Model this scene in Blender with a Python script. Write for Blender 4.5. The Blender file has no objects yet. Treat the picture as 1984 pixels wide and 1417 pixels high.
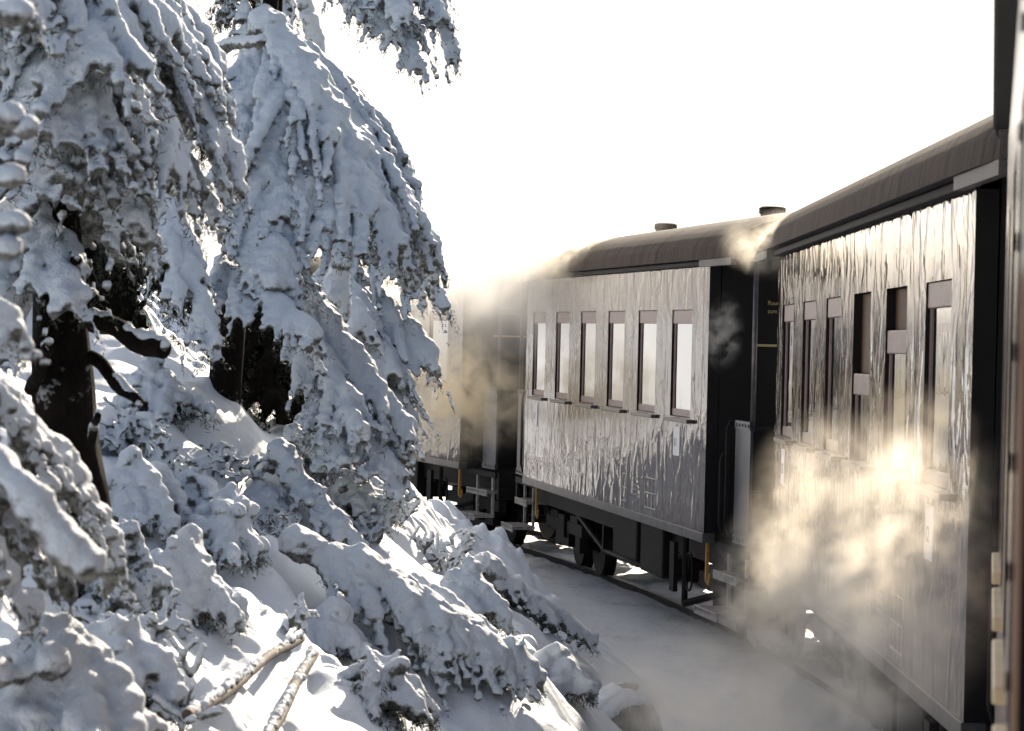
import bpy, math, random
import numpy as np
from mathutils import Vector, Matrix

# ------------------------------------------------------------------ camera, light, exposure
scene = bpy.context.scene
FPX, W0, H0 = 4908.0, 1984.0, 1417.0            # focal length in photo pixels
PITCH, ROLL, CAMZ = -0.0072, 0.0545, 2.53
cam_d = bpy.data.cameras.new("camera")
cam = bpy.data.objects.new("camera", cam_d)
scene.collection.objects.link(cam)
cam_d.sensor_fit = 'HORIZONTAL'; cam_d.sensor_width = 36.0
cam_d.lens = FPX / W0 * 36.0
cam_d.clip_start = 0.05; cam_d.clip_end = 5000
CAM_R = (Matrix.Rotation(PITCH, 3, 'X') @ Matrix.Rotation(math.pi / 2, 3, 'X') @ Matrix.Rotation(ROLL, 3, 'Z'))
cam.matrix_world = Matrix.Translation((0, 0, CAMZ)) @ CAM_R.to_4x4()
cam_d.dof.use_dof = True
cam_d.dof.focus_distance = 21.0
cam_d.dof.aperture_fstop = 9.0
scene.camera = cam

SUN_AZ, SUN_EL = math.radians(13), math.radians(24)   # azimuth from +Y towards +X
world = bpy.data.worlds.new("World"); scene.world = world
world.use_nodes = True
nt = world.node_tree; nt.nodes.clear()
out = nt.nodes.new('ShaderNodeOutputWorld'); bg = nt.nodes.new('ShaderNodeBackground')
sky = nt.nodes.new('ShaderNodeTexSky'); sky.sky_type = 'NISHITA'; sky.sun_disc = False
sky.sun_elevation = SUN_EL; sky.sun_rotation = SUN_AZ
sky.air_density = 1.0; sky.dust_density = 2.0; sky.ozone_density = 1.0
mixn = nt.nodes.new('ShaderNodeMixRGB'); mixn.inputs[0].default_value = 0.45
mixn.inputs[2].default_value = (10.8, 10.3, 9.8, 1)    # thin bright winter cloud over the whole sky
tc = nt.nodes.new('ShaderNodeTexCoord'); dp = nt.nodes.new('ShaderNodeVectorMath'); dp.operation = 'DOT_PRODUCT'
dp.inputs[1].default_value = (math.sin(SUN_AZ) * math.cos(SUN_EL), math.cos(SUN_AZ) * math.cos(SUN_EL), math.sin(SUN_EL))
nt.links.new(tc.outputs['Generated'], dp.inputs[0])
mr = nt.nodes.new('ShaderNodeMapRange'); mr.interpolation_type = 'SMOOTHSTEP'
mr.inputs[1].default_value = .1; mr.inputs[2].default_value = .85; mr.inputs[3].default_value = .0; mr.inputs[4].default_value = .9
nt.links.new(dp.outputs['Value'], mr.inputs[0]); nt.links.new(mr.outputs[0], mixn.inputs[0])
nt.links.new(sky.outputs[0], mixn.inputs[1]); nt.links.new(mixn.outputs[0], bg.inputs[0])
bg.inputs[1].default_value = 0.072
nt.links.new(bg.outputs[0], out.inputs[0])

sun_d = bpy.data.lights.new("sun", 'SUN'); sun_d.energy = 5.0; sun_d.angle = math.radians(0.6)
sun_d.color = (1.0, 0.87, 0.70)
sun = bpy.data.objects.new("sun", sun_d); scene.collection.objects.link(sun)
sdir = Vector((math.sin(SUN_AZ) * math.cos(SUN_EL), math.cos(SUN_AZ) * math.cos(SUN_EL), math.sin(SUN_EL)))
sun.rotation_euler = sdir.to_track_quat('Z', 'Y').to_euler()
sun.location = sdir * 60

vs = scene.view_settings
vs.view_transform = 'Standard'; vs.look = 'None'; vs.exposure = 0.92; vs.gamma = 1.0; vs.use_curve_mapping = False
scene.render.engine = 'CYCLES'
cy = scene.cycles
cy.use_denoising = True
cy.max_bounces = 8; cy.diffuse_bounces = 4; cy.glossy_bounces = 4; cy.transmission_bounces = 6
cy.volume_bounces = 9; cy.transparent_max_bounces = 12
cy.caustics_reflective = False; cy.caustics_refractive = False
cy.volume_step_rate = 1.0; cy.volume_max_steps = 256
cy.sample_clamp_indirect = 6.0

# ------------------------------------------------------------------ helpers
COL = scene.collection
rng = np.random.default_rng(7)
R90 = math.pi / 2


def at(px, py, d):
    """Point seen at photo pixel (px, py), d metres ahead of the camera along its axis."""
    v = CAM_R @ Vector(((px - W0 / 2) / FPX * d, -(py - H0 / 2) / FPX * d, -d))
    return np.array([v.x, v.y, v.z + CAMZ])


def pix(p):
    v = CAM_R.transposed() @ (Vector(p) - Vector((0, 0, CAMZ)))
    return (W0 / 2 + FPX * v.x / -v.z, H0 / 2 - FPX * v.y / -v.z, -v.z)


class MB:
    """collects simple solids and links them as ONE mesh object"""
    def __init__(s): s.v, s.f, s.m = [], [], []
    def add(s, vs, fs, m=0):
        o = len(s.v); s.v += [tuple(p) for p in vs]; s.f += [tuple(i + o for i in f) for f in fs]; s.m += [m] * len(fs)
        return s
    def box(s, x0, x1, y0, y1, z0, z1, m=0):
        vs = [(x, y, z) for z in (z0, z1) for y in (y0, y1) for x in (x0, x1)]
        return s.add(vs, [(0, 2, 3, 1), (4, 5, 7, 6), (0, 1, 5, 4), (2, 6, 7, 3), (0, 4, 6, 2), (1, 3, 7, 5)], m)
    def tube(s, pts, r, n=8, m=0, cap=True):
        pts = [np.array(p, float) for p in pts]; k = len(pts)
        rr = r if hasattr(r, '__len__') else [r] * k
        ring = []
        up = None
        for i, p in enumerate(pts):
            t = pts[min(i + 1, k - 1)] - pts[max(i - 1, 0)]; t = t / (np.linalg.norm(t) + 1e-9)
            if up is None:
                up = np.array([0, 0, 1.0]) if abs(t[2]) < .9 else np.array([1.0, 0, 0])
            a = np.cross(t, up); a /= np.linalg.norm(a) + 1e-9; b = np.cross(a, t); up = b
            for j in range(n):
                g = 2 * math.pi * j / n
                ring.append(p + rr[i] * (math.cos(g) * a + math.sin(g) * b))
        fs = []
        for i in range(k - 1):
            for j in range(n):
                fs.append((i * n + j, i * n + (j + 1) % n, (i + 1) * n + (j + 1) % n, (i + 1) * n + j))
        if cap:
            fs.append(tuple(range(n - 1, -1, -1))); fs.append(tuple((k - 1) * n + j for j in range(n)))
        return s.add(ring, fs, m)
    def cyl(s, c, axis, r, h, n=24, m=0):
        c = np.array(c, float); a = np.array(axis, float)
        return s.tube([c - a * h / 2, c + a * h / 2], r, n, m)
    def prism(s, prof, y0, y1, m=0):
        """profile of (x, z) pushed along y"""
        n = len(prof)
        vs = [(x, y0, z) for x, z in prof] + [(x, y1, z) for x, z in prof]
        fs = [tuple(range(n)), tuple(range(2 * n - 1, n - 1, -1))]
        fs += [(i, i + n, (i + 1) % n + n, (i + 1) % n) for i in range(n)]
        return s.add(vs, fs, m)
    def build(s, name, mats, parent=None, bevel=0, smooth=False):
        me = bpy.data.meshes.new(name); me.from_pydata(s.v, [], s.f)
        for mt in (mats if isinstance(mats, (list, tuple)) else [mats]): me.materials.append(mt)
        me.polygons.foreach_set('material_index', s.m)
        me.update()
        bm_fix(me)
        o = bpy.data.objects.new(name, me); COL.objects.link(o)
        if parent: o.parent = parent
        if smooth: me.polygons.foreach_set('use_smooth', [True] * len(me.polygons))
        if bevel:
            b = o.modifiers.new('b', 'BEVEL'); b.width = bevel; b.segments = 2; b.limit_method = 'ANGLE'
        return o


def bm_fix(me):
    import bmesh
    bm = bmesh.new(); bm.from_mesh(me); bmesh.ops.recalc_face_normals(bm, faces=bm.faces); bm.to_mesh(me); bm.free()


def tag(o, label, cat=None, group=None, kind=None):
    if label: o['label'] = label
    if cat: o['category'] = cat
    if group: o['group'] = group
    if kind: o['kind'] = kind
    return o


def empty(name, loc=(0, 0, 0)):
    o = bpy.data.objects.new(name, None); o.location = loc; COL.objects.link(o); o.empty_display_size = .2
    return o


# numpy value noise ------------------------------------------------------------
def _hash(i, j, k, seed):
    h = (i * 374761393 + j * 668265263 + k * 2147483647 + seed * 974634777) & 0xffffffff
    h = ((h ^ (h >> 13)) * 1274126177) & 0xffffffff
    return ((h ^ (h >> 16)) & 0xffff) / 32767.5 - 1.0


def noise3(P, seed=0):
    P = np.asarray(P, float); F = np.floor(P).astype(np.int64); f = P - F; u = f * f * (3 - 2 * f)
    r = 0
    for a in (0, 1):
        for b in (0, 1):
            for c in (0, 1):
                w = (u[..., 0] if a else 1 - u[..., 0]) * (u[..., 1] if b else 1 - u[..., 1]) * (u[..., 2] if c else 1 - u[..., 2])
                r = r + w * _hash(F[..., 0] + a, F[..., 1] + b, F[..., 2] + c, seed)
    return r


def fbm(P, octv=4, seed=0, gain=.5):
    P = np.asarray(P, float); r = 0; a = 1.0
    for o in range(octv):
        r = r + a * noise3(P * (2 ** o) + 17.3 * o, seed + o); a *= gain
    return r


# node material helper ----------------------------------------------------------
class NT:
    def __init__(s, name):
        s.mat = bpy.data.materials.new(name); s.mat.use_nodes = True
        s.t = s.mat.node_tree; s.b = s.t.nodes['Principled BSDF']; s.o = s.t.nodes['Material Output']
    def n(s, typ, **kw):
        q = s.t.nodes.new(typ)
        for k, v in kw.items():
            if k.startswith('i_'):
                key = k[2:]; key = int(key) if key.isdigit() else key.replace('_', ' ')
                q.inputs[key].default_value = v
            else: setattr(q, k, v)
        return q
    def l(s, a, b): s.t.links.new(a, b)
    def set(s, **kw):
        for k, v in kw.items(): s.b.inputs[k.replace('_', ' ')].default_value = v
    def coords(s, scale=(1, 1, 1), loc=(0, 0, 0), which='Object'):
        c = s.n('ShaderNodeTexCoord'); m = s.n('ShaderNodeMapping'); m.inputs['Scale'].default_value = scale
        m.inputs['Location'].default_value = loc
        s.l(c.outputs[which], m.inputs[0]); return m.outputs[0]
    def noise(s, vec, scale, detail=4, rough=.5, dist=0):
        q = s.n('ShaderNodeTexNoise'); s.l(vec, q.inputs['Vector'])
        q.inputs['Scale'].default_value = scale; q.inputs['Detail'].default_value = detail
        q.inputs['Roughness'].default_value = rough; q.inputs['Distortion'].default_value = dist
        return q.outputs['Fac']
    def ramp(s, fac, stops):
        q = s.n('ShaderNodeValToRGB'); s.l(fac, q.inputs[0]); e = q.color_ramp.elements
        while len(e) < len(stops): e.new(.5)
        for el, (p, c) in zip(e, stops):
            el.position = p; el.color = c if len(c) == 4 else (*c, 1)
        return q.outputs[0]
    def math(s, op, a, b=None, c=None, clamp=False):
        q = s.n('ShaderNodeMath', operation=op); q.use_clamp = clamp
        for i, x in enumerate((a, b, c)):
            if x is None: continue
            if isinstance(x, (int, float)): q.inputs[i].default_value = x
            else: s.l(x, q.inputs[i])
        return q.outputs[0]
    def mix(s, fac, a, b):
        q = s.n('ShaderNodeMixRGB')
        for i, x in enumerate((fac, a, b)):
            if isinstance(x, (int, float)): q.inputs[i].default_value = x
            elif isinstance(x, tuple): q.inputs[i].default_value = (*x, 1) if len(x) == 3 else x
            else: s.l(x, q.inputs[i])
        return q.outputs[0]
    def bump(s, h, strength=.5, dist=.01, prev=None):
        q = s.n('ShaderNodeBump'); q.inputs['Strength'].default_value = strength; q.inputs['Distance'].default_value = dist
        s.l(h, q.inputs['Height'])
        if prev is not None: s.l(prev, q.inputs['Normal'])
        return q.outputs[0]


def simple(name, col, rough=.5, metal=0.0, bump=None, var=.25, scale=6, spec=None):
    N = NT(name); N.set(Roughness=rough, Metallic=metal)
    c = N.coords()
    f = N.noise(c, scale, 5, .6)
    d = tuple(x * (1 - var) for x in col); e = tuple(min(1, x * (1 + var)) for x in col)
    N.l(N.ramp(f, [(.3, d), (.7, e)]), N.b.inputs['Base Color'])
    if spec is not None: N.b.inputs['Specular IOR Level'].default_value = spec
    if bump: N.l(N.bump(N.noise(c, bump[0], 5, .6), bump[1], bump[2]), N.b.inputs['Normal'])
    return N.mat


M = {}
# snow lying on the ground and the bank
def snow_mat(name, dirt=False):
    N = NT(name); N.set(Roughness=.55)
    N.b.inputs['Specular IOR Level'].default_value = .35
    c = N.coords()
    f = N.noise(c, 2.2, 6, .6)
    N.l(N.ramp(f, [(.25, (.72, .77, .84)), (.7, (.82, .86, .92))]), N.b.inputs['Base Color'])
    b1 = N.bump(N.noise(c, 9, 6, .6), .5, .03)
    b2 = N.bump(N.noise(c, 130, 3, .7), .55, .006, b1)
    N.l(b2, N.b.inputs['Normal'])
    return N.mat
M['snow'] = snow_mat('bank_snow')


def rime_mat(name, thr):
    """snow and rime on boughs: up-facing faces carry snow, gaps and undersides show frosted needles"""
    N = NT(name); N.set(Roughness=.6); N.b.inputs['Specular IOR Level'].default_value = .3
    c = N.coords()
    g = N.n('ShaderNodeNewGeometry'); sp = N.n('ShaderNodeSeparateXYZ'); N.l(g.outputs['Normal'], sp.inputs[0])
    n1 = N.noise(c, 14, 5, .7); n2 = N.noise(c, 55, 3, .6)
    k = N.math('ADD', sp.outputs[2], N.math('MULTIPLY', N.math('SUBTRACT', n1, .5), 1.5))
    k = N.math('ADD', k, N.math('MULTIPLY', N.math('SUBTRACT', n2, .5), .7))
    k = N.math('MULTIPLY_ADD', k, 2.5, thr, clamp=True)
    dark = N.ramp(N.noise(c, 30, 4, .7), [(.38, (.022, .024, .02)), (.66, (.26, .26, .25))])
    N.l(N.mix(k, dark, (.77, .83, .91)), N.b.inputs['Base Color'])
    b1 = N.bump(N.noise(c, 45, 5, .7), .8, .022)
    b2 = N.bump(N.noise(c, 160, 3, .7), .8, .007, b1)
    N.l(b2, N.b.inputs['Normal'])
    return N.mat
M['rime'] = rime_mat('rime_snow', 1.28)
M['rime_soft'] = rime_mat('soft_snow', 1.45)
M['rime_dark'] = rime_mat('rime_thin', .45)
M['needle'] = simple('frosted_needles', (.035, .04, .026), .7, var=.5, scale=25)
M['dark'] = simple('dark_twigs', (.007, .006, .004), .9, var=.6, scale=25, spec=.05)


def bark():
    N = NT('frosty_bark'); N.set(Roughness=.9); N.b.inputs['Specular IOR Level'].default_value = .1
    c = N.coords(); cs = N.coords((1, 1, .3))
    base = N.ramp(N.noise(cs, 22, 5, .7), [(.3, (.003, .0025, .002)), (.75, (.016, .011, .009))])
    fr = N.ramp(N.noise(c, 9, 8, .75), [(.60, (0, 0, 0)), (.68, (1, 1, 1))])
    N.l(N.mix(fr, base, (.45, .46, .48)), N.b.inputs['Base Color'])
    N.l(N.bump(N.noise(cs, 30, 6, .7), 1, .03), N.b.inputs['Normal'])
    return N.mat
M['bark'] = bark()
M['stick'] = simple('bare_stick_wood', (.07, .05, .035), .8, var=.5, scale=20, bump=(60, .8, .006))


def paint(name, col):
    """old glossy carriage paint on sheet panels that ripple and show fine vertical boards"""
    N = NT(name); N.set(Roughness=.10, IOR=1.33)
    N.set(Coat_Weight=.35, Coat_Roughness=.02, Coat_IOR=1.5)
    c = N.coords((1, 1, 1))
    dirt = N.noise(N.coords((1, 1, .25)), 5, 6, .65)
    N.l(N.ramp(dirt, [(.3, tuple(x * .7 for x in col)), (.75, tuple(x * 1.6 + .01 for x in col))]), N.b.inputs['Base Color'])
    N.l(N.math('MULTIPLY_ADD', dirt, .06, .0), N.b.inputs['Roughness'])
    n1 = N.noise(N.coords((0, 4.2, 2.6)), 1.0, 2, .4, .8)
    n2 = N.noise(N.coords((0, 9, 8)), 1.0, 2, .45, 1.0)
    n3 = N.noise(N.coords((0, 24, .5)), 1.0, 1, .4)
    c0 = N.n('ShaderNodeTexCoord'); sx = N.n('ShaderNodeSeparateXYZ'); N.l(c0.outputs['Object'], sx.inputs[0])
    pp = N.math('PINGPONG', sx.outputs[1], .3263)
    seam = N.math('SMOOTH_MIN', N.math('MULTIPLY', pp, 120), 1.0, .3)
    amp = N.math('MULTIPLY_ADD', N.noise(N.coords((0, .8, .9), (0, 3, 5)), 1.0, 2, .5), 1.8, -.35, clamp=True)
    h = N.math('ADD', N.math('MULTIPLY', n1, 1.0), N.math('MULTIPLY', N.math('MULTIPLY', n2, amp), .20))
    h = N.math('ADD', h, N.math('MULTIPLY', n3, .02))
    b = N.bump(h, .6, .019)
    b = N.bump(seam, .4, .003, b)
    N.l(b, N.b.inputs['Normal']); N.l(b, N.b.inputs['Coat Normal'])
    return N.mat
M['paint'] = paint('carriage_paint', (.034, .014, .009))
M['paint_end'] = simple('end_paint', (.007, .006, .007), .45, var=.3, scale=3, spec=.25)
M['roof'] = None


def roof_mat():
    N = NT('roof_canvas'); N.set(Roughness=.7); N.b.inputs['Specular IOR Level'].default_value = .15
    c = N.coords(); cs = N.coords((.7, 6, .7))
    N.l(N.ramp(N.noise(cs, 3, 6, .7), [(.32, (.014, .009, .008)), (.68, (.060, .036, .024))]), N.b.inputs['Base Color'])
    b = N.bump(N.noise(N.coords((.6, 4.5, .6)), 1.3, 5, .7, .5), .6, .04)
    b = N.bump(N.noise(c, 40, 5, .7), .4, .01, b)
    N.l(b, N.b.inputs['Normal'])
    return N.mat
M['roof'] = roof_mat()
M['iron'] = simple('black_iron', (.006, .005, .005), .6, spec=.18, var=.5, scale=8, bump=(30, .3, .006))
M['steel'] = simple('step_steel', (.30, .28, .27), .5, .2, var=.4, scale=15, bump=(60, .3, .004))
M['eaves'] = simple('eaves_paint', (.07, .06, .06), .5, var=.3)
M['trim'] = simple('side_trim', (.10, .09, .09), .35, .4, var=.4, scale=10)
M['rail'] = simple('rail_top', (.80, .77, .72), .5, .8, var=.12, scale=20)
M['wood'] = simple('sash_wood', (.20, .125, .115), .35, var=.25, scale=12, bump=(40, .2, .003))
M['jamb'] = simple('jamb_wood', (.010, .006, .006), .5, var=.3, spec=.2)
M['lining'] = simple('inner_lining', (.26, .11, .035), .5, var=.35, scale=4)
M['blind'] = simple('window_blind', (.085, .036, .012), .6, var=.3, scale=4)
M['white'] = simple('white_enamel', (.75, .74, .76), .4, var=.05)
M['letter'] = simple('letter_paint', (.62, .58, .48), .4, var=.1)
M['gold'] = simple('gold_letter', (.42, .34, .16), .4, var=.1)
M['yellow'] = simple('yellow_paint', (.36, .19, .02), .5, var=.3, scale=20)
M['gate'] = simple('gate_sheet', (.06, .06, .075), .35, .2, var=.2, scale=5, bump=(25, .15, .004))
M['rock'] = simple('grey_rock', (.19, .17, .14), .85, var=.45, scale=9, bump=(14, .9, .04))


def glass():
    N = NT('window_glass'); N.set(Base_Color=(.012, .012, .013, 1), Roughness=.01, IOR=2.3)
    N.set(Coat_Weight=1.0, Coat_Roughness=.0, Coat_IOR=2.0)
    n = N.noise(N.coords((0, 5, 1.2)), 1.0, 2, .5)
    b = N.bump(n, .12, .01); N.l(b, N.b.inputs['Normal']); N.l(b, N.b.inputs['Coat Normal'])
    return N.mat
M['glass'] = glass()

# ------------------------------------------------------------------ the train's geometry
CANT = 0.0315
WH, WB = 2.38, 0.98                 # wall height, wall foot above the rails
HL, HW = 4.10, 1.25                 # half length and half width of the panelled body
WIN_W, WIN_P, WIN_0 = 0.72, 1.305, 0.40
WZ0, WZ1 = WB + 1.05, WB + 2.01


def car_matrix(corner, yaw):
    """corner = world position of the left wall's foot at the near end"""
    R = Matrix.Rotation(yaw, 4, 'Z') @ Matrix.Rotation(-CANT, 4, 'Y')
    off = R @ Vector((-HW, -HL, WB))
    return Matrix.Translation(Vector(corner) - off) @ R


CZ = CAMZ - 1.5906
PA, YA = Vector((2.0252, 10.886, CZ)), -0.0017
PB, YB = Vector((1.7263, 21.769, CZ)), 0.1863
dAB = Matrix.Rotation(-YA, 3, 'Z') @ (PB - PA); dY = YB - YA
PC = PB + Matrix.Rotation(YB, 3, 'Z') @ dAB; YC = YB + dY
YE = YC + dY; PE = PC + Matrix.Rotation(YC, 3, 'Z') @ dAB
YD = -0.187
PD = Vector((1.637, 8.19, CZ)) - Matrix.Rotation(YD, 3, 'Z') @ Vector((0, 2 * HL, 0))
MA, MBm, MC, MD, ME = (car_matrix(p, y) for p, y in ((PA, YA), (PB, YB), (PC, YC), (PD, YD), (PE, YE)))

# circle through the bogie pivots
piv = []
for m in (MD, MA, MBm, MC, ME):
    for s in (-1, 1):
        q = m @ Vector((0, s * 3.5, 0)); piv.append((q.x, q.y))
piv = np.array(piv)
Aq = np.c_[2 * piv, np.ones(len(piv))]; bq = (piv ** 2).sum(1)
sol = np.linalg.lstsq(Aq, bq, rcond=None)[0]
CX, CYc = sol[0], sol[1]; RAD = math.sqrt(sol[2] + CX ** 2 + CYc ** 2)
print('track circle', CX, CYc, RAD)


def s_of(x, y):           # distance from the track centre line, positive towards the bank (inside of the curve)
    return RAD - np.hypot(x - CX, y - CYc)


def arc(s, th, z=0.0):    # th = angle from +X about the circle centre
    r = RAD - s
    return np.array([CX + r * math.cos(th), CYc + r * math.sin(th), z])


# ------------------------------------------------------------------ ground, bank, track
def grid_obj(name, P, mat, smooth=True):
    nu, nv = P.shape[:2]
    me = bpy.data.meshes.new(name)
    idx = np.arange(nu * nv).reshape(nu, nv)
    q = np.stack([idx[:-1, :-1], idx[1:, :-1], idx[1:, 1:], idx[:-1, 1:]], -1).reshape(-1, 4)
    me.vertices.add(nu * nv); me.vertices.foreach_set('co', P.reshape(-1).astype(np.float32))
    me.loops.add(q.size); me.loops.foreach_set('vertex_index', q.reshape(-1).astype(np.int32))
    me.polygons.add(len(q)); me.polygons.foreach_set('loop_start', np.arange(0, q.size, 4, dtype=np.int32))
    me.polygons.foreach_set('loop_total', np.full(len(q), 4, np.int32))
    if smooth: me.polygons.foreach_set('use_smooth', np.ones(len(q), bool))
    me.update(); me.validate()
    me.materials.append(mat)
    o = bpy.data.objects.new(name, me); COL.objects.link(o)
    return o


def sstep(a, b, x):
    t = np.clip((x - a) / (b - a), 0, 1); return t * t * (3 - 2 * t)


MOUNDS = [(-1.9, 12.3, 1.2, .50), (-1.35, 14.2, .9, .22), (-2.2, 22.5, 1.9, .55), (-4.5, 17, 2.6, .7), (-6, 26, 4, .9)]      # (x, y, radius, height) extra humps in the bank


def bank_h(x, y):
    x = np.asarray(x, float); y = np.asarray(y, float)
    s = s_of(x, y)
    Pn = np.stack([x, y, 0 * x], -1)
    wob = .35 * noise3(Pn * .35, 3)
    t = s - 2.15 + wob
    h = np.interp(t, [-3, 0, 1, 2, 3, 5, 8, 14, 30], [-.6, 0, .72, 1.35, 1.80, 2.50, 3.45, 4.5, 6.0])
    k = sstep(.0, .9, t)
    n = .30 * noise3(Pn * .8, 11) + .17 * np.abs(noise3(Pn * 1.9, 12)) + .05 * noise3(Pn * 4.5, 13) + .02 * noise3(Pn * 11, 14)
    pat = sstep(.0, .5, noise3(Pn * .9, 15))
    n = n + pat * (.085 * np.abs(noise3(Pn * 6, 16)) + .05 * np.abs(noise3(Pn * 13, 17)))
    far = 1 - .75 * sstep(36, 46, y)
    h = (h + k * n) * np.where(h > 0, far, 1)
    for mx, my, mr, mh in MOUNDS:
        d2 = ((x - mx) ** 2 + (y - my) ** 2) / mr ** 2
        h = h + mh * np.exp(-d2) * sstep(3.0, 4.6, s)
    return h - .10


def ground_hit(px, py, d0=4.0, d1=60.0):
    """depth at which the ray through a photo pixel meets the bank"""
    ds = np.arange(d0, d1, .05)
    a = at(px, py, 1.0) - np.array([0, 0, CAMZ]); P = np.array([0, 0, CAMZ]) + ds[:, None] * a
    hh = bank_h(P[:, 0], P[:, 1])
    m = P[:, 2] < hh
    k = np.argmax(m) if m.any() and ds[np.argmax(m)] < 33 else 120 + int(np.argmin((P[:, 2] - hh)[120:300]))
    return P[k], ds[k]


ths = np.concatenate([np.linspace(-.34, -.235, 40), np.linspace(-.23, .10, 1000), np.linspace(.102, .50, 700), np.linspace(.505, 1.3, 150)])
ss = np.concatenate([np.linspace(1.3, 6.5, 270), np.linspace(6.55, 24, 100)])
TH, SS = np.meshgrid(ths, ss, indexing='ij')
X = CX + (RAD - SS) * np.cos(TH); Y = CYc + (RAD - SS) * np.sin(TH)
bank = grid_obj('snow_bank', np.stack([X, Y, bank_h(X, Y)], -1)[:, ::-1], M['snow'])
tag(bank, 'white snow bank sloping up beside the track', kind='structure')


def ground_material():
    N = NT('track_snow'); N.set(Roughness=.5)
    c = N.coords()
    n = N.noise(c, 1.3, 7, .65); n2 = N.noise(c, 11, 6, .75)
    vd = N.n('ShaderNodeVectorMath', operation='DISTANCE'); N.l(c, vd.inputs[0]); vd.inputs[1].default_value = (CX, CYc, -.08)
    off = N.math('ABSOLUTE', N.math('SUBTRACT', vd.outputs['Value'], RAD))          # metres from the track centre line
    near = N.math('SUBTRACT', 1.0, N.math('MULTIPLY_ADD', off, 1.1, -.75, clamp=True))
    f = N.math('ADD', N.math('MULTIPLY', n, .55), N.math('MULTIPLY', n2, .45))
    f = N.math('SUBTRACT', f, N.math('MULTIPLY', near, .045))
    N.l(N.ramp(f, [(.27, (.30, .28, .27)), (.37, (.66, .65, .65)), (.45, (.85, .87, .90))]), N.b.inputs['Base Color'])
    b = N.bump(N.noise(c, 7, 6, .75), .7, .05); b = N.bump(N.noise(c, 55, 4, .7), .8, .015, b)
    N.l(b, N.b.inputs['Normal']); return N.mat
M['bed'] = ground_material()
ths = np.linspace(-.3, 1.3, 700); ss = np.linspace(-7, 2.4, 120)
TH, SS = np.meshgrid(ths, ss, indexing='ij')
X = CX + (RAD - SS) * np.cos(TH); Y = CYc + (RAD - SS) * np.sin(TH)
Pn = np.stack([X, Y, 0 * X], -1)
Zb = -.05 + .018 * noise3(Pn * 3, 21) + .012 * noise3(Pn * 8, 22) - .05 * sstep(1.0, 2.0, np.abs(SS)) - .9 * sstep(2.2, 7, -SS) - CANT * np.clip(SS, -1, 1)
bed = grid_obj('trackbed', np.stack([X, Y, Zb], -1)[:, ::-1], M['bed'])
tag(bed, 'trampled grey white snow on the trackbed', kind='structure')
gx = np.concatenate([-np.geomspace(1500, 60, 12), np.linspace(-50, 50, 12), np.geomspace(60, 1500, 12)])
GX, GY = np.meshgrid(gx, gx + 30, indexing='ij')
grd = grid_obj('ground', np.stack([GX, GY, np.full_like(GX, -1.05)], -1)[:, ::-1], M['snow'])
grd.data.flip_normals()
tag(grd, 'flat snow covered ground reaching to the horizon', kind='structure')

trk = empty('railway_track', tuple(arc(0, .2)))
tag(trk, 'narrow gauge railway track curving under the train', 'railway track')
trk.location = (0, 0, 0)
for sgn in (-1, 1):
    mb = MB(); prof = [(-.034, 0), (.034, 0), (.034, -.03), (.012, -.045), (.012, -.11), (.05, -.125), (-.05, -.125), (-.012, -.11), (-.012, -.045), (-.034, -.03)]
    n = len(prof); K = 140
    for i in range(K):
        th = -.3 + 1.5 * i / (K - 1)
        for (a, z) in prof:
            p = arc(sgn * .5 + a, th, z - CANT * sgn * .5 + .02); mb.v.append(tuple(p))
    for i in range(K - 1):
        for j in range(n):
            mb.f.append((i * n + j, i * n + (j + 1) % n, (i + 1) * n + (j + 1) % n, (i + 1) * n + j)); mb.m.append(0 if j == 0 else 1)
    mb.build('rail', [M['rail'], M['iron']], trk)

# ------------------------------------------------------------------ carriages
def sup(n=18, a=1.36, b=.445, e=2.5):
    pts = []
    for i in range(n + 1):
        g = math.pi * i / n
        c, s = math.cos(g), math.sin(g)
        pts.append((a * math.copysign(abs(c) ** (2 / e), c), b * abs(s) ** (2 / e)))
    return pts


def text_part(body, size, mat, parent, loc, rot, name='lettering', extr=.001):
    cu = bpy.data.curves.new(name, 'FONT'); cu.body = body; cu.size = size; cu.extrude = extr; cu.resolution_u = 2
    cu.materials.append(mat)
    tmp = bpy.data.objects.new('tmp', cu); COL.objects.link(tmp)
    me = bpy.data.meshes.new_from_object(tmp.evaluated_get(bpy.context.evaluated_depsgraph_get()))
    bpy.data.objects.remove(tmp); me.name = name
    if not me.materials: me.materials.append(mat)
    o = bpy.data.objects.new(name, me); COL.objects.link(o); o.parent = parent; o.location = loc; o.rotation_euler = rot
    return o


LROT = (R90, 0, -R90)      # text that reads on the left side wall (facing -x)


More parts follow.
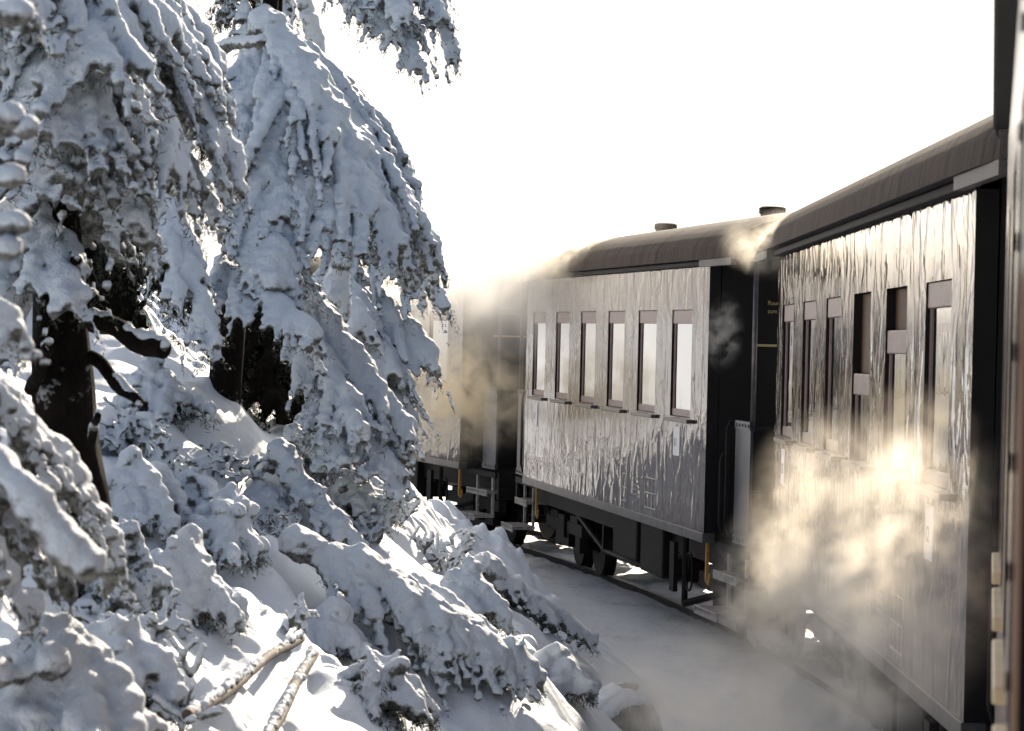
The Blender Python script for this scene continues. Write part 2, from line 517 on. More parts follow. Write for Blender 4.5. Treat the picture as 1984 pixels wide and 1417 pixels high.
def window_part(root, side, y0, lower=0.0, so=.045, sm='trim'):
    """side -1 = left wall. sash slides down by lower."""
    y1 = y0 + WIN_W; xs = side
    xo = HW - .020; xi = HW - .045
    def bx(mb, xa, xb, *r, m=0):
        a, b = (-xb, -xa) if side < 0 else (xa, xb)
        mb.box(a, b, *r, m)
    z0, z1 = WZ0 - lower, WZ1 - lower
    fr = MB()
    bx(fr, xi, xo, y0 + .004, y0 + .04, z0, z1)
    bx(fr, xi, xo, y1 - .045, y1 - .004, z0, z1)
    bx(fr, xi + .001, xo + .012, y0 + .006, y1 - .006, z1 - .125, z1 - .002)
    bx(fr, xi + .001, xo + .006, y0 + .006, y1 - .006, z0 + .002, z0 + .07)
    w = fr.build('window', M['wood'], root, bevel=.006)
    pn = MB(); bx(pn, xi + .012, xi + .018, y0 + .02, y1 - .02, z0 + .03, z1 - .06)
    pn.build('pane', M['glass'], w)
    if lower:
        bl = MB(); bx(bl, HW - .064, HW - .050, y0 + .006, y1 - .006, z1 - .1, WZ1 - .004); bl.build('blind', M['blind'], w)
    sl = MB(); bx(sl, HW - .04, HW + so, y0 - .05, y1 + .05, WZ0 - .045, WZ0 - .012)
    sl.build('sill', M[sm], w, bevel=.005)
    return w


def side_wall(root, side, paint_m):
    holes = []
    for k in range(6):
        y1 = HL - WIN_0 - k * WIN_P; holes.append((y1 - WIN_W, y1))
    holes = holes[::-1]
    z0, z1 = WB + .085, WB + WH
    mb = MB()
    ys = [-HL]
    for a, b in holes: ys += [a, b]
    ys.append(HL)
    T = .10
    for i in range(len(ys) - 1):
        a, b = ys[i], ys[i + 1]
        zz = [(z0, z1)] if i % 2 == 0 else [(z0, WZ0), (WZ1, z1)]
        for (c, d) in zz:
            nz = 1
            x0, x1 = side * HW, side * (HW - T)
            vs = [(x0, a, c), (x0, b, c), (x0, b, d), (x0, a, d), (x1, a, c), (x1, b, c), (x1, b, d), (x1, a, d)]
            fs = [(0, 1, 2, 3)]; mm = [0]
            mb.add(vs, [(0, 1, 2, 3)], 0)
            mb.add(vs, [(4, 5, 6, 7)], 1)
    for a, b in holes:                    # jambs
        for (p, q) in (((a, WZ0), (a, WZ1)), ((b, WZ0), (b, WZ1)), ((a, WZ0), (b, WZ0)), ((a, WZ1), (b, WZ1))):
            mb.add([(side * HW, p[0], p[1]), (side * HW, q[0], q[1]), (side * (HW - T), q[0], q[1]), (side * (HW - T), p[0], p[1])], [(0, 1, 2, 3)], 2)
    for y in (-HL, HL):
        mb.add([(side * HW, y, z0), (side * HW, y, z1), (side * (HW - T), y, z1), (side * (HW - T), y, z0)], [(0, 1, 2, 3)], 3)
    mb.add([(side * HW, -HL, z0), (side * HW, HL, z0), (side * (HW - T), HL, z0), (side * (HW - T), -HL, z0)], [(0, 1, 2, 3)], 0)
    w = mb.build('side_wall', [paint_m, M['lining'], M['jamb'], M['paint_end']], root)
    return w, holes


def make_bogie(root, yc):
    b = MB()
    for s in (-1, 1):
        x = s * .82
        b.box(x - .05, x + .05, yc - 1.0, yc + 1.0, .46, .60)
        for ya in (-.55, .55):
            b.box(x - .06 * s - .06, x - .06 * s + .06, yc + ya - .13, yc + ya + .13, .26, .52)
            b.box(x - .05, x + .05, yc + ya - .2, yc + ya + .2, .6, .68)
        b.box(x - .045, x + .045, yc - .28, yc + .28, .30, .50)
    b.box(-.9, .9, yc - .16, yc + .16, .40, .66)
    for ya in (-.55, .55): b.cyl((0, yc + ya, .33), (1, 0, 0), .05, 1.5, 10)
    bo = b.build('bogie', M['iron'], root, bevel=.01)
    for ya in (-.55, .55):
        for s in (-1, 1):
            w = MB(); w.cyl((s * .52, yc + ya, .35), (1, 0, 0), .35, .09, 36)
            w.cyl((s * .445, yc + ya, .35), (1, 0, 0), .38, .03, 36)
            w.cyl((s * .57, yc + ya, .35), (1, 0, 0), .09, .05, 16)
            w.build('wheel', M['iron'], bo, bevel=.006)
    return bo


def make_platform(root, e):
    """open end platform; e = +1 front, -1 rear"""
    def yy(a, b): return (min(e * a, e * b), max(e * a, e * b))
    y0, y1 = yy(HL + .003, HL + 1.02)
    MB().box(-HW + .1, HW - .1, y0, y1, WB - .05, WB + .02).build('platform_floor', M['iron'], root)
    mb = MB(); a, b = yy(HL + 1.02, HL + 1.10); mb.box(-HW + .12, HW - .12, a, b, WB - .32, WB + .02)
    mb.box(-.10, .10, *yy(HL + 1.10, HL + 1.27), WB - .26, WB - .10)
    mb.build('headstock', M['iron'], root, bevel=.01)
    mb = MB(); mb.box(-.14, .14, *yy(HL + 1.27, HL + 1.31), WB - .30, WB - .06); mb.build('buffer', M['iron'], root, bevel=.02)
    # riveted sheet gates on the platform corner + rails
    for s in (-1, 1):
        g = MB(); xs = s * (HW - .12)
        g.box(xs - .012, xs + .012, *yy(HL + .55, HL + 1.0), WB + .06, WB + 1.08)
        for z in (WB + .09, WB + 1.045):
            g.box(xs - .02, xs + .02, *yy(HL + .55, HL + 1.0), z - .035, z + .035, 0)
            for k in range(5):
                g.cyl((xs + s * .022, e * (HL + .59 + k * .092), z), (1, 0, 0), .014, .012, 8, 1)
        g.build('gate', [M['gate'], M['trim']], root)
        for (ya, za) in ((HL + .28, .72), (HL + .47, 1.0)):
            h = MB(); xr = s * (HW - .08); y = e * ya
            h.tube([(xr - s * .1, y, WB + .12), (xr, y, WB + .12), (xr + s * .02, y, WB + .2), (xr + s * .02, y, WB + za), (xr, y, WB + za + .06), (xr - s * .12, y, WB + za + .06)], .016, 8)
            h.build('handrail', M['iron'], root, smooth=True)
        c = MB(); c.tube([(s * (HW - .13), e * (HL + .98), WB + 1.05), (s * (HW - .13), e * (HL + .98), WB + WH + .05)], .022, 8)
        c.build('roof_post', M['trim'], root, smooth=True)
        for (xo, z, dp) in ((HW - .06, .72, .26), (HW + .10, .42, .28)):
            st = MB(); st.box(min(s * xo, s * (xo - dp)), max(s * xo, s * (xo - dp)), *yy(HL + .12, HL + .82), z, z + .035)
            st.box(min(s * xo, s * (xo - .02)), max(s * xo, s * (xo - .02)), *yy(HL + .11, HL + .83), z - .03, z + .045)
            for yk in (HL + .2, HL + .74):
                st.box(min(s * (xo - dp - .01), s * (xo - dp + .02)), max(s * (xo - dp - .01), s * (xo - dp + .02)), *yy(yk, yk + .05), z, WB - .05)
            st.build('step', M['steel'], root, bevel=.004)
    # front railing of the platform
    for s in (-1, 1):
        r = MB()
        for z in (WB + .5, WB + 1.02): r.tube([(s * .38, e * (HL + 1.0), z), (s * (HW - .14), e * (HL + 1.0), z)], .016, 8)
        r.tube([(s * .38, e * (HL + 1.0), WB), (s * .38, e * (HL + 1.0), WB + 1.05)], .018, 8)
        r.build('end_railing', M['iron'], root, smooth=True)
    # hoses and the yellow cock
    h = MB()
    for xk in (-.55, -.38):
        y = e * (HL + 1.12); h.tube([(xk, y, WB - .12), (xk, y + e * .10, WB - .2), (xk, y + e * .14, WB - .45), (xk + .03, y + e * .2, WB - .62), (xk + .05, y + e * .32, WB - .55)], .028, 8)
    h.build('hose', M['iron'], root, smooth=True)
    k = MB(); yk = e * (HL - .28)
    k.box(-HW + .10, -HW + .125, yk - .02, yk + .02, WB - .36, WB - .02)
    k.tube([(-HW + .11, yk, WB - .34), (-HW + .11, yk - .05, WB - .38), (-HW + .11, yk - .1, WB - .34), (-HW + .11, yk - .1, WB - .28)], .014, 8)
    k.build('yellow_hook', M['yellow'], root)


def make_carriage(mat, label, lowered=None, placard_text='', over=1.36, paint_m=None, extra=True, so=.045, sm='trim'):
    lowered = lowered or {}
    paint_m = paint_m or M['paint']
    root = empty('railway_carriage'); root.matrix_world = mat
    tag(root, label, 'railway carriage', 'carriages of the train')
    for side in (-1, 1):
        w, holes = side_wall(root, side, paint_m)
        for k, (a, b) in enumerate(holes):
            far = 5 - k
            window_part(root, side, a, lowered.get(far, 0) if side < 0 else 0, so, sm)
        tr = MB(); xa, xb = side * (HW - .1), side * (HW + .012)
        tr.box(min(xa, xb), max(xa, xb), -HL, HL, WB, WB + .083)
        tr.build('sole_trim', M['trim'], root, bevel=.004)
        ev = MB(); xa, xb = side * (HW - .02), side * (HW + .05)
        ev.box(min(xa, xb), max(xa, xb), -HL - .02, HL + .02, WB + WH + .002, WB + WH + .05)
        ev.build('cornice', M['iron'], root, bevel=.01)
    # ends with a door each
    for e in (-1, 1):
        y0, y1 = (e * (HL - .09), e * HL) if e > 0 else (e * HL, e * (HL - .09))
        mb = MB(); prof = [(-HW + .101, WB), (HW - .101, WB)] + [(x * (HW - .11) / 1.36, WB + WH + .05 + z * .82) for x, z in sup()]
        mb.prism(prof, y0, y1)
        ew = mb.build('end_wall', M['paint_end'], root)
        d = MB(); ya, yb = sorted((e * (HL + .002), e * (HL + .035))); 
        d.box(-.36, -.30, ya, yb, WB + .03, WB + 2.0); d.box(.30, .36, ya, yb, WB + .03, WB + 2.0); d.box(-.30, .30, ya, yb, WB + 1.9, WB + 2.0); d.box(-.30, .30, ya, yb, WB + .03, WB + .95)
        d.build('door', M['jamb'], ew, bevel=.006)
        p = MB(); ya, yb = sorted((e * (HL + .004), e * (HL + .014))); p.box(-.298, .298, ya, yb, WB + .955, WB + 1.895); p.build('pane', M['glass'], ew)
        if e < 0:
            for (tx, tz, sz) in (('Raum zwischen den Wagen', WB + 2.06, .052), ('zum Einstieg frei', WB + 1.99, .052), ('S 16', WB + 1.80, .05)):
                text_part(tx, sz, M['gold'], ew, (-HW + .52 if sz > .051 else -HW + .75, -HL - .004, tz), (R90, 0, 0))
            pl = MB(); pl.box(-HW + .42, -HW + 1.0, -HL - .012, -HL - .003, WB + 1.70, WB + 1.72); pl.build('ledge', M['gold'], ew)
        make_platform(root, e)
    # roof
    prof = [(x, WB + WH + .052 + z) for x, z in sup(a=over)]
    mb = MB(); K = 60
    yr = np.linspace(-HL - 1.0, HL + 1.0, K); n = len(prof)
    for y in yr:
        t = max(0, abs(y) - HL - .55) / .45
        for x, z in prof: mb.v.append((x * (1 - .02 * t * t), y, WB + WH + .052 + (z - WB - WH - .052) * (1 - .10 * t * t)))
    for i in range(K - 1):
        for j in range(n - 1):
            mb.f.append((i * n + j, i * n + j + 1, (i + 1) * n + j + 1, (i + 1) * n + j)); mb.m.append(0)
    mb.f.append(tuple(range(n))); mb.m.append(0); mb.f.append(tuple((K - 1) * n + j for j in range(n))); mb.m.append(0)
    for i in range(K - 1):
        mb.f.append((i * n, (i + 1) * n, (i + 1) * n + n - 1, i * n + n - 1)); mb.m.append(1)
    roof = mb.build('roof', [M['roof'], M['paint_end']], root, smooth=True)
    es = roof.modifiers.new('e', 'EDGE_SPLIT'); es.split_angle = math.radians(40)
    for yv in (-1.7, 2.5):
        v = MB(); zt = WB + WH + .052 + .43
        v.cyl((0, yv, zt + .05), (0, 0, 1), .115, .13, 20); v.cyl((0, yv, zt + .135), (0, 0, 1), .128, .06, 20); v.cyl((0, yv, zt + .168), (0, 0, 1), .11, .012, 20)
        v.build('vent', M['roof'], roof, bevel=.008)
    for s in (-1, 1):
        for ya, yb in ((-HL - 1.0, -HL + .02), (HL - .02, HL + 1.0)):
            MB().box(min(s * (over - .06), s * (over - .015)), max(s * (over - .06), s * (over - .015)), ya, yb, WB + WH - .01, WB + WH + .05).build('eaves_board', M['eaves'], root)
    # floor, inside
    MB().box(-HW + .101, HW - .101, -HL + .09, HL - .09, WB + .0, WB + .06).build('floor', M['jamb'], root)
    ln = MB()
    for k in range(6):
        y = HL - WIN_0 - k * WIN_P - WIN_W / 2
        for x0, x1 in ((-HW + .22, -.3), (.3, HW - .22)):
            ln.box(x0, x1, y - .50, y - .44, WB + .06, WB + 1.25); ln.box(x0, x1, y - .44, y - .05, WB + .42, WB + .50)
    ln.build('bench', M['lining'], root)
    # underframe
    u = MB()
    for s in (-1, 1):
        u.box(s * .95 - .04, s * .95 + .04, -HL - 1.0, HL + 1.0, WB - .24, WB - .002)
        u.tube([(s * .95, -2.4, WB - .24), (s * .95, -1.0, WB - .52), (s * .95, 1.0, WB - .52), (s * .95, 2.4, WB - .24)], .03, 8)
        for y in (-1.0, 1.0): u.box(s * .95 - .03, s * .95 + .03, y - .03, y + .03, WB - .55, WB - .2)
    for y in (-3.5, -1.2, 1.2, 3.5): u.box(-.95, .95, y - .06, y + .06, WB - .2, WB - .004)
    u.build('underframe', M['iron'], root)
    bb = MB(); bb.box(-1.08, -.62, -2.0, -1.1, WB - .52, WB - .03); bb.box(-1.08, -.62, -.95, .1, WB - .46, WB - .03); bb.build('battery_box', M['iron'], root, bevel=.02)
    tk = MB(); tk.cyl((-.5, 1.0, WB - .38), (0, 1, 0), .2, 1.2, 20); tk.cyl((.4, .6, WB - .36), (0, 1, 0), .2, 1.6, 20); tk.build('air_tank', M['iron'], root, bevel=.03)
    # hand-brake gear hanging at the near end
    g = MB(); yb = -HL + .9
    MB().box(-HW + .06, -HW + .10, yb + .34, yb + .5, WB - .55, WB - .10).build('mud_flap', M['iron'], root)
    g.tube([(-HW + .08, yb, WB - .03), (-HW + .08, yb, WB - .62)], .03, 8)
    g.tube([(-HW + .08, yb, WB - .62), (-HW + .35, yb - .5, WB - .46), (-HW + .5, yb - .6, WB - .3)], .035, 8)
    rg = [(-HW + .08, yb - .14 + .12 * math.cos(a), WB - .32 + .17 * math.sin(a)) for a in np.linspace(0, 2 * math.pi, 20)]
    g.tube(rg, .012, 6)
    g.box(-HW + .4, -HW + .55, yb - .75, yb - .5, WB - .55, WB - .2)
    g.build('brake_gear', M['iron'], root, bevel=.006)
    for s in (-1, 1): make_bogie(root, s * 3.55)
    # enamel plates and stencilled data grids on the left wall
    def plate(y, z, w, h, txt, mat=M['white']):
        p = MB(); p.box(-HW - .006, -HW - .0005, y - w / 2, y + w / 2, z - h / 2, z + h / 2); pp = p.build('placard', mat, root)
        if txt: text_part(txt, h * .42, M['jamb'], pp, (-HW - .0065, y + w * .40, z - h * .18), LROT)
    def stencil(y, z, w, h, rows, cols):
        q = MB(); t = .008; x0, x1 = -HW - .003, -HW - .0005
        for i in range(rows + 1): q.box(x0, x1, y - w / 2, y + w / 2, z - h / 2 + i * h / rows - t / 2, z - h / 2 + i * h / rows + t / 2)
        for j in range(cols + 1): q.box(x0 - .0004, x1 - .0002, y - w / 2 + j * w / cols - t / 2, y - w / 2 + j * w / cols + t / 2, z - h / 2, z + h / 2)
        q.build('data_grid', M['letter'], root)
    if extra:
        plate(HL - .66, WB + .83, .22, .26, placard_text); plate(-HL + 1.0, WB + .83, .22, .26, placard_text)
        stencil(-HL + 1.95, WB + .30, .42, .28, 2, 3); stencil(-HL + 3.0, WB + .29, .18, .26, 2, 1)
        for k in range(5): text_part('Br.-Gew. 12 t', .035, M['letter'], root, (-HW - .003, -HL + 2.62, WB + .19 + k * .05), LROT)
    return root


make_carriage(MA, 'dark glossy carriage close by on the right with two lowered windows', {3: .46, 4: .22}, '12')
make_carriage(MBm, 'dark carriage in the middle of the train with six tall bright windows', {0: .0}, '11')
make_carriage(MC, 'third carriage half lost in golden steam behind the spruces', {4: .3}, '10')
M['sill'] = simple('cream_sill', (.62, .50, .32), .5, var=.15)
def own_paint():
    N = NT('own_carriage_paint'); N.set(Roughness=.3, Coat_Weight=1.0, Coat_Roughness=.12, Coat_IOR=1.6)
    c0 = N.n('ShaderNodeTexCoord'); sx = N.n('ShaderNodeSeparateXYZ'); N.l(c0.outputs['Object'], sx.inputs[0])
    d = N.noise(N.coords((1, 1, .4)), 6, 5, .6)
    k = N.math('MULTIPLY_ADD', N.math('ADD', sx.outputs[2], N.math('MULTIPLY', d, .05)), 40, -40 * 2.70, clamp=True)
    N.l(N.mix(k, (.30, .15, .08), (.80, .74, .66)), N.b.inputs['Base Color']); return N.mat
M['cream'] = own_paint()
own = make_carriage(MD, 'warm brown carriage the picture is taken from with its side seen edge on', {}, '', over=1.293, paint_m=M['cream'], extra=False, so=.022, sm='sill')
cs = MB(); yk = -HL + 2.62
cs.box(-HW - .008, -HW - .0005, yk - .05, yk + .05, WB + .1, WB + WH - .02)
for k in range(19): cs.cyl((-HW - .010, yk, WB + .2 + .118 * k), (1, 0, 0), .011, .008, 10, 1)
cs.build('cover_strip', [M['cream'], M['iron']], own)
#OWNCAR
# ------------------------------------------------------------------ snow-laden spruces
def _ico():
    import bmesh
    bm = bmesh.new(); bmesh.ops.create_icosphere(bm, subdivisions=1, radius=1)
    v = np.array([x.co for x in bm.verts]); f = np.array([[q.index for q in p.verts] for p in bm.faces]); bm.free()
    return v, f
ICO_V, ICO_F = _ico()


def mesh_np(name, V, F, mats, smooth=True, mi=None):
    """V (n,3); F (m,k) all the same k, or a list of such arrays"""
    Fs = F if isinstance(F, list) else [F]
    me = bpy.data.meshes.new(name)
    me.vertices.add(len(V)); me.vertices.foreach_set('co', np.asarray(V, np.float32).reshape(-1))
    li = np.concatenate([f.reshape(-1) for f in Fs]).astype(np.int32)
    tot = np.concatenate([np.full(len(f), f.shape[1], np.int32) for f in Fs])
    st = np.concatenate([[0], np.cumsum(tot)[:-1]]).astype(np.int32)
    me.loops.add(len(li)); me.loops.foreach_set('vertex_index', li)
    me.polygons.add(len(tot)); me.polygons.foreach_set('loop_start', st); me.polygons.foreach_set('loop_total', tot)
    if smooth: me.polygons.foreach_set('use_smooth', np.ones(len(tot), bool))
    for m in mats: me.materials.append(m)
    if mi is not None: me.polygons.foreach_set('material_index', mi.astype(np.int32))
    me.update(); me.validate()
    return me


def blob_mesh(C, R, voxel, seed=0, rough=.006, S=None):
    """one snow surface grown round many overlapping balls: returns vertices and quads/tris"""
    C = np.asarray(C); R = np.asarray(R)
    sc = R[:, None, None] * np.ones((1, 1, 3)) if S is None else R[:, None, None] * S[:, None, :]
    V = (C[:, None, :] + sc * ICO_V[None]).reshape(-1, 3)
    F = (ICO_F[None] + (np.arange(len(C)) * len(ICO_V))[:, None, None]).reshape(-1, 3)
    me = mesh_np('tmp', V, F, [])
    o = bpy.data.objects.new('tmp', me); COL.objects.link(o)
    md = o.modifiers.new('r', 'REMESH'); md.mode = 'VOXEL'; md.voxel_size = voxel; md.use_smooth_shade = True
    dg = bpy.context.evaluated_depsgraph_get()
    ev = o.evaluated_get(dg); m2 = ev.to_mesh()
    n = len(m2.vertices); P = np.empty(n * 3, np.float32); m2.vertices.foreach_get('co', P); P = P.reshape(-1, 3).astype(float)
    Nn = np.empty(n * 3, np.float32); m2.vertices.foreach_get('normal', Nn); Nn = Nn.reshape(-1, 3)
    k = len(m2.polygons); tot = np.empty(k, np.int32); m2.polygons.foreach_get('loop_total', tot)
    li = np.empty(len(m2.loops), np.int32); m2.loops.foreach_get('vertex_index', li)
    st = np.concatenate([[0], np.cumsum(tot)[:-1]])
    Fq = li[st[tot == 4][:, None] + np.arange(4)] if (tot == 4).any() else np.zeros((0, 4), int)
    ev.to_mesh_clear()
    bpy.data.objects.remove(o); bpy.data.meshes.remove(me)
    d = noise3(P / (voxel * 3.2), seed) * rough + noise3(P / (voxel * 9), seed + 5) * rough * 1.6
    P = P + Nn * d[:, None]
    return P, Fq


def quads_needles(P, D, ln, w, r):
    """needle blades at P pointing along D"""
    n = len(P); D = D / (np.linalg.norm(D, axis=1, keepdims=True) + 1e-9)
    a = np.cross(D, r.normal(size=(n, 3))); a /= np.linalg.norm(a, axis=1, keepdims=True) + 1e-9
    L = (ln * r.uniform(.6, 1.3, n))[:, None]
    V = np.stack([P - a * w, P + a * w, P + D * L + a * w * .4, P + D * L - a * w * .4], 1).reshape(-1, 3)
    return V, np.arange(4 * n).reshape(n, 4)


UP = np.array([0, 0, 1.0])


def bez(B, C, T, t):
    t = np.asarray(t)[:, None]; return (1 - t) ** 2 * B + 2 * t * (1 - t) * C + t * t * T


def bough_points(B, T, width, arch, r, fat=1.0, droop=.75, step=.045, snow=1.0, finger=1.0, spread=.8, cloak=.8):
    B = np.array(B, float); T = np.array(T, float); L = np.linalg.norm(T - B)
    Cc = B + (T - B) * .45 + UP * arch * L + r.normal(size=3) * .05 * L
    ts = np.linspace(0, 1, max(8, int(L / .03)))
    sp = bez(B, Cc, T, ts)
    C, R, nP, nD = [], [], [], []
    lump = 1 + .35 * np.sin(ts * L * 9 + r.uniform(0, 6)) + r.normal(size=len(ts)) * .15
    rs = (.050 * (1 - .55 * ts)) * fat * np.clip(lump, .5, 1.6)
    C += list(sp + UP * rs[:, None] * .5 * snow); R += list(rs)
    ntw = max(6, int(L / step))
    ph = r.uniform(0, 6.28, 2); per = r.uniform(.17, .27)
    for i in range(ntw):
        t = (i + r.uniform(.1, .9)) / ntw
        if t < .06: continue
        p = bez(B, Cc, T, [t])[0]; q = bez(B, Cc, T, [min(1, t + .03)])[0]
        tg = (q - p) / (np.linalg.norm(q - p) + 1e-9)
        lat = np.cross(tg, UP); lat /= np.linalg.norm(lat) + 1e-9
        for sd in (-1, 1):
            tongue = .5 + .5 * math.sin(2 * math.pi * t * L / per + ph[(sd + 1) // 2])
            w = (.72 + .45 * tongue) * width * (math.sin(math.pi * min(1, .18 + .82 * t)) ** .7 * .9 + .14) * r.uniform(.55, 1.2)
            d0 = lat * sd * spread * r.uniform(.7, 1.2) + tg * r.uniform(.5, 1.0) + r.normal(size=3) * .12
            d0 /= np.linalg.norm(d0)
            k = max(4, int(w / .026)); us = np.linspace(.06, 1, k)
            tw = p + d0 * (us * w)[:, None] - UP * (droop * w * us ** 1.8)[:, None] + np.cumsum(r.normal(size=(k, 3)) * .004, 0)
            rr = (.026 * (1 - .42 * us)) * fat * (1 + r.normal(size=k) * .22)
            C += list(tw + UP * rr[:, None] * .35 * snow); R += list(np.clip(rr, .009, None))
            # a blanket of snow over the inner part of each tongue of twigs
            if cloak and tongue > .30:
                m = max(2, int(k * (.30 + .5 * tongue) * r.uniform(.8, 1.1)))
                for j in range(0, m):
                    C.append(tw[j] + UP * .018 * fat * snow + r.normal(size=3) * .004); R.append(cloak * .052 * fat * (.65 + .5 * tongue) * (1 - .55 * us[j]) * r.uniform(.85, 1.15))
            # side fingers that hang
            for j in range(2, k):
                if r.random() < .62 * finger * (.55 if us[j] < .5 and tongue > .3 else 1.25):
                    dd = d0 * .45 + lat * r.normal() * .45 + tg * .25 - UP * r.uniform(.5, 1.2); dd /= np.linalg.norm(dd)
                    fl = r.uniform(.03, .085) * (1.15 - .4 * us[j]); kk = max(2, int(fl / .017))
                    uu = np.linspace(.15, 1, kk); fp = tw[j] + dd * (uu * fl)[:, None]
                    C += list(fp); R += list(.0125 * fat ** .4 * (1 - .25 * uu) * r.uniform(.75, 1.25))
                    nP.append(fp[-1] - UP * .004); nD.append(dd * .7 - UP * .3 + r.normal(size=3) * .4)
                    nP.append(tw[j] - UP * .02 * fat); nD.append(dd + r.normal(size=3) * .6)
                    nP.append(fp[len(fp) // 2]); nD.append(dd + r.normal(size=3) * .8)
    return np.array(C), np.array(R), np.array(nP), np.array(nD)


def bough(parent, B, T, width, arch=.1, seed=1, voxel=.013, mat='rime', needles=2, name='bough', **kw):
    r = np.random.default_rng(seed)
    C, R, nP, nD = bough_points(B, T, width, arch, r, **kw)
    P, F = blob_mesh(C, R, voxel, seed)
    mats = [M[mat], M['needle']]
    if needles and len(nP):
        nP = np.repeat(nP, needles, 0) + r.normal(size=(len(nP) * needles, 3)) * .010; nD = np.repeat(nD, needles, 0) + r.normal(size=(len(nD) * needles, 3)) * .5
        V2, F2 = quads_needles(nP, nD, .022, .0022, r)
        mi = np.concatenate([np.zeros(len(F)), np.ones(len(F2))])
        me = mesh_np(name, np.concatenate([P, V2]), [F, F2 + len(P)], mats, mi=mi)
    else:
        me = mesh_np(name, P, F, mats)
    o = bpy.data.objects.new(name, me); COL.objects.link(o)
    if parent: o.parent = parent
    return o


def trunk(parent, pts, r0, r1, seed=0, name='trunk', mat='bark', n=20):
    pts = np.array(pts, float); k = 60
    t = np.linspace(0, 1, k); seg = np.linspace(0, 1, len(pts))
    P = np.stack([np.interp(t, seg, pts[:, i]) for i in range(3)], 1)
    ang = np.linspace(0, 2 * math.pi, n, endpoint=False)
    rr = (r0 + (r1 - r0) * t)[:, None] * (1 + .10 * noise3(np.stack([np.cos(ang)[None] * 2 + 0 * t[:, None], np.sin(ang)[None] * 2 + 0 * t[:, None], t[:, None] * 14 + 0 * ang[None]], -1), seed))
    V = np.stack([P[:, 0:1] + rr * np.cos(ang), P[:, 1:2] + rr * np.sin(ang), P[:, 2:3] + 0 * rr], -1)
    idx = np.arange(k * n).reshape(k, n)
    F = np.stack([idx[:-1], np.roll(idx, -1, 1)[:-1], np.roll(idx, -1, 1)[1:], idx[1:]], -1).reshape(-1, 4)
    me = mesh_np(name, V.reshape(-1, 3), F, [M[mat]])
    o = bpy.data.objects.new(name, me); COL.objects.link(o); o.parent = parent
    return o


def tree(label, base, name='spruce_tree'):
    t = empty(name); tag(t, label, 'spruce tree', 'snow laden spruces on the bank'); return t


def stub(parent, a, b, ra, rb, seed, name='branch_stub', snow=True, mat='bark'):
    """broken branch: bark tube with a snow ridge lying on it, as two parts"""
    pts = [np.array(a) + (np.array(b) - np.array(a)) * t + np.array([0, 0, .012 * math.sin(9 * t + seed)]) for t in np.linspace(0, 1, 9)]
    mb = MB(); mb.tube(pts, [ra + (rb - ra) * t for t in np.linspace(0, 1, 9)], 12)
    o = mb.build(name, M[mat], parent, smooth=True); es = o.modifiers.new('e', 'EDGE_SPLIT'); es.split_angle = math.radians(50)
    if snow:
        r = np.random.default_rng(seed); C, R = [], []
        L = np.linalg.norm(np.array(b) - np.array(a)); k = int(L / .02)
        for t in np.linspace(.02, .98, k):
            rr = ra + (rb - ra) * t
            C.append(np.array(a) + (np.array(b) - np.array(a)) * t + UP * rr * .7 + r.normal(size=3) * .004); R.append(max(.017, rr * .8) * r.uniform(.8, 1.15))
        P, F = blob_mesh(C, R, .010, seed, .004)
        me = mesh_np('snow_ridge', P, F, [M['rime']]); q = bpy.data.objects.new('snow_ridge', me); COL.objects.link(q); q.parent = o
    return o


def px_boughs(t, rows, seed, **kw):
    for i, rw in enumerate(rows):
        (bx, by, bd), (tx, ty, td), w = rw[:3]; k2 = dict(kw); k2.update(rw[3] if len(rw) > 3 else {})
        bough(t, at(bx, by, bd), at(tx, ty, td), w, seed=seed + i, **k2)


# 1: the tall dark-trunked spruce close on the left
t1 = tree('nearest spruce with bare dark trunk and broken branch stubs under a heavy white crown', None)
p0, d0 = ground_hit(135, 960)
D1 = 9.0
trunk(t1, [at(165, 1330, D1), at(150, 1050, D1), at(128, 860, D1), at(118, 620, D1), at(105, 380, D1), at(95, 100, D1), at(92, -700, D1), at(90, -2600, D1)], .15, .03, 3)
stub(t1, at(180, 620, D1 - .05), at(318, 683, D1 - .25), .035, .036, 5)
stub(t1, at(175, 690, D1 - .05), at(275, 790, D1 - .2), .026, .017, 6)
stub(t1, at(60, 760, D1 - .1), at(95, 670, D1 - .35), .026, .022, 7)
stub(t1, at(90, 675, D1 - .1), at(-30, 690, D1 - .3), .012, .009, 8, snow=False)
stub(t1, at(175, 860, D1 - .12), at(190, 800, D1 - .3), .018, .012, 9)
stub(t1, at(110, 470, D1 - .12), at(150, 505, D1 - .4), .022, .017, 10)
px_boughs(t1, [
    ((100, -230, 9), (330, 60, 8.9), .42), ((100, -200, 9), (440, 215, 9.3), .38, {'arch': .16}),
    ((110, -60, 9), (465, 335, 9.2), .36, {'arch': .18}), ((110, 20, 9), (360, 330, 8.8), .34),
    ((110, 60, 9), (400, 400, 9.3), .30, {'arch': .14}), ((110, 150, 9), (265, 440, 8.8), .30),
    ((90, -150, 9), (190, 130, 8.3), .40), ((90, -60, 9), (90, 260, 8.3), .36), ((90, -160, 9), (-60, 120, 8.6), .38),
    ((90, 60, 9), (120, 360, 8.45), .30, {'mat': 'rime_dark'}), ((90, 40, 9), (-50, 330, 8.7), .34), ((110, 130, 9), (215, 300, 8.5), .26, {'mat': 'rime_dark'}),
    ((80, 360, 9), (-40, 620, 8.6), .26), ((60, 420, 8.9), (130, 590, 8.5), .16), ((70, 560, 8.9), (-60, 700, 8.7), .20),
    ((100, 200, 9), (200, 470, 9.4), .28, {'mat': 'rime_dark'}), ((100, -300, 9), (60, 40, 8.2), .4),
    ((100, -260, 9), (410, 120, 9.5), .4, {'arch': .15}),
], 100, voxel=.013, fat=1.15)

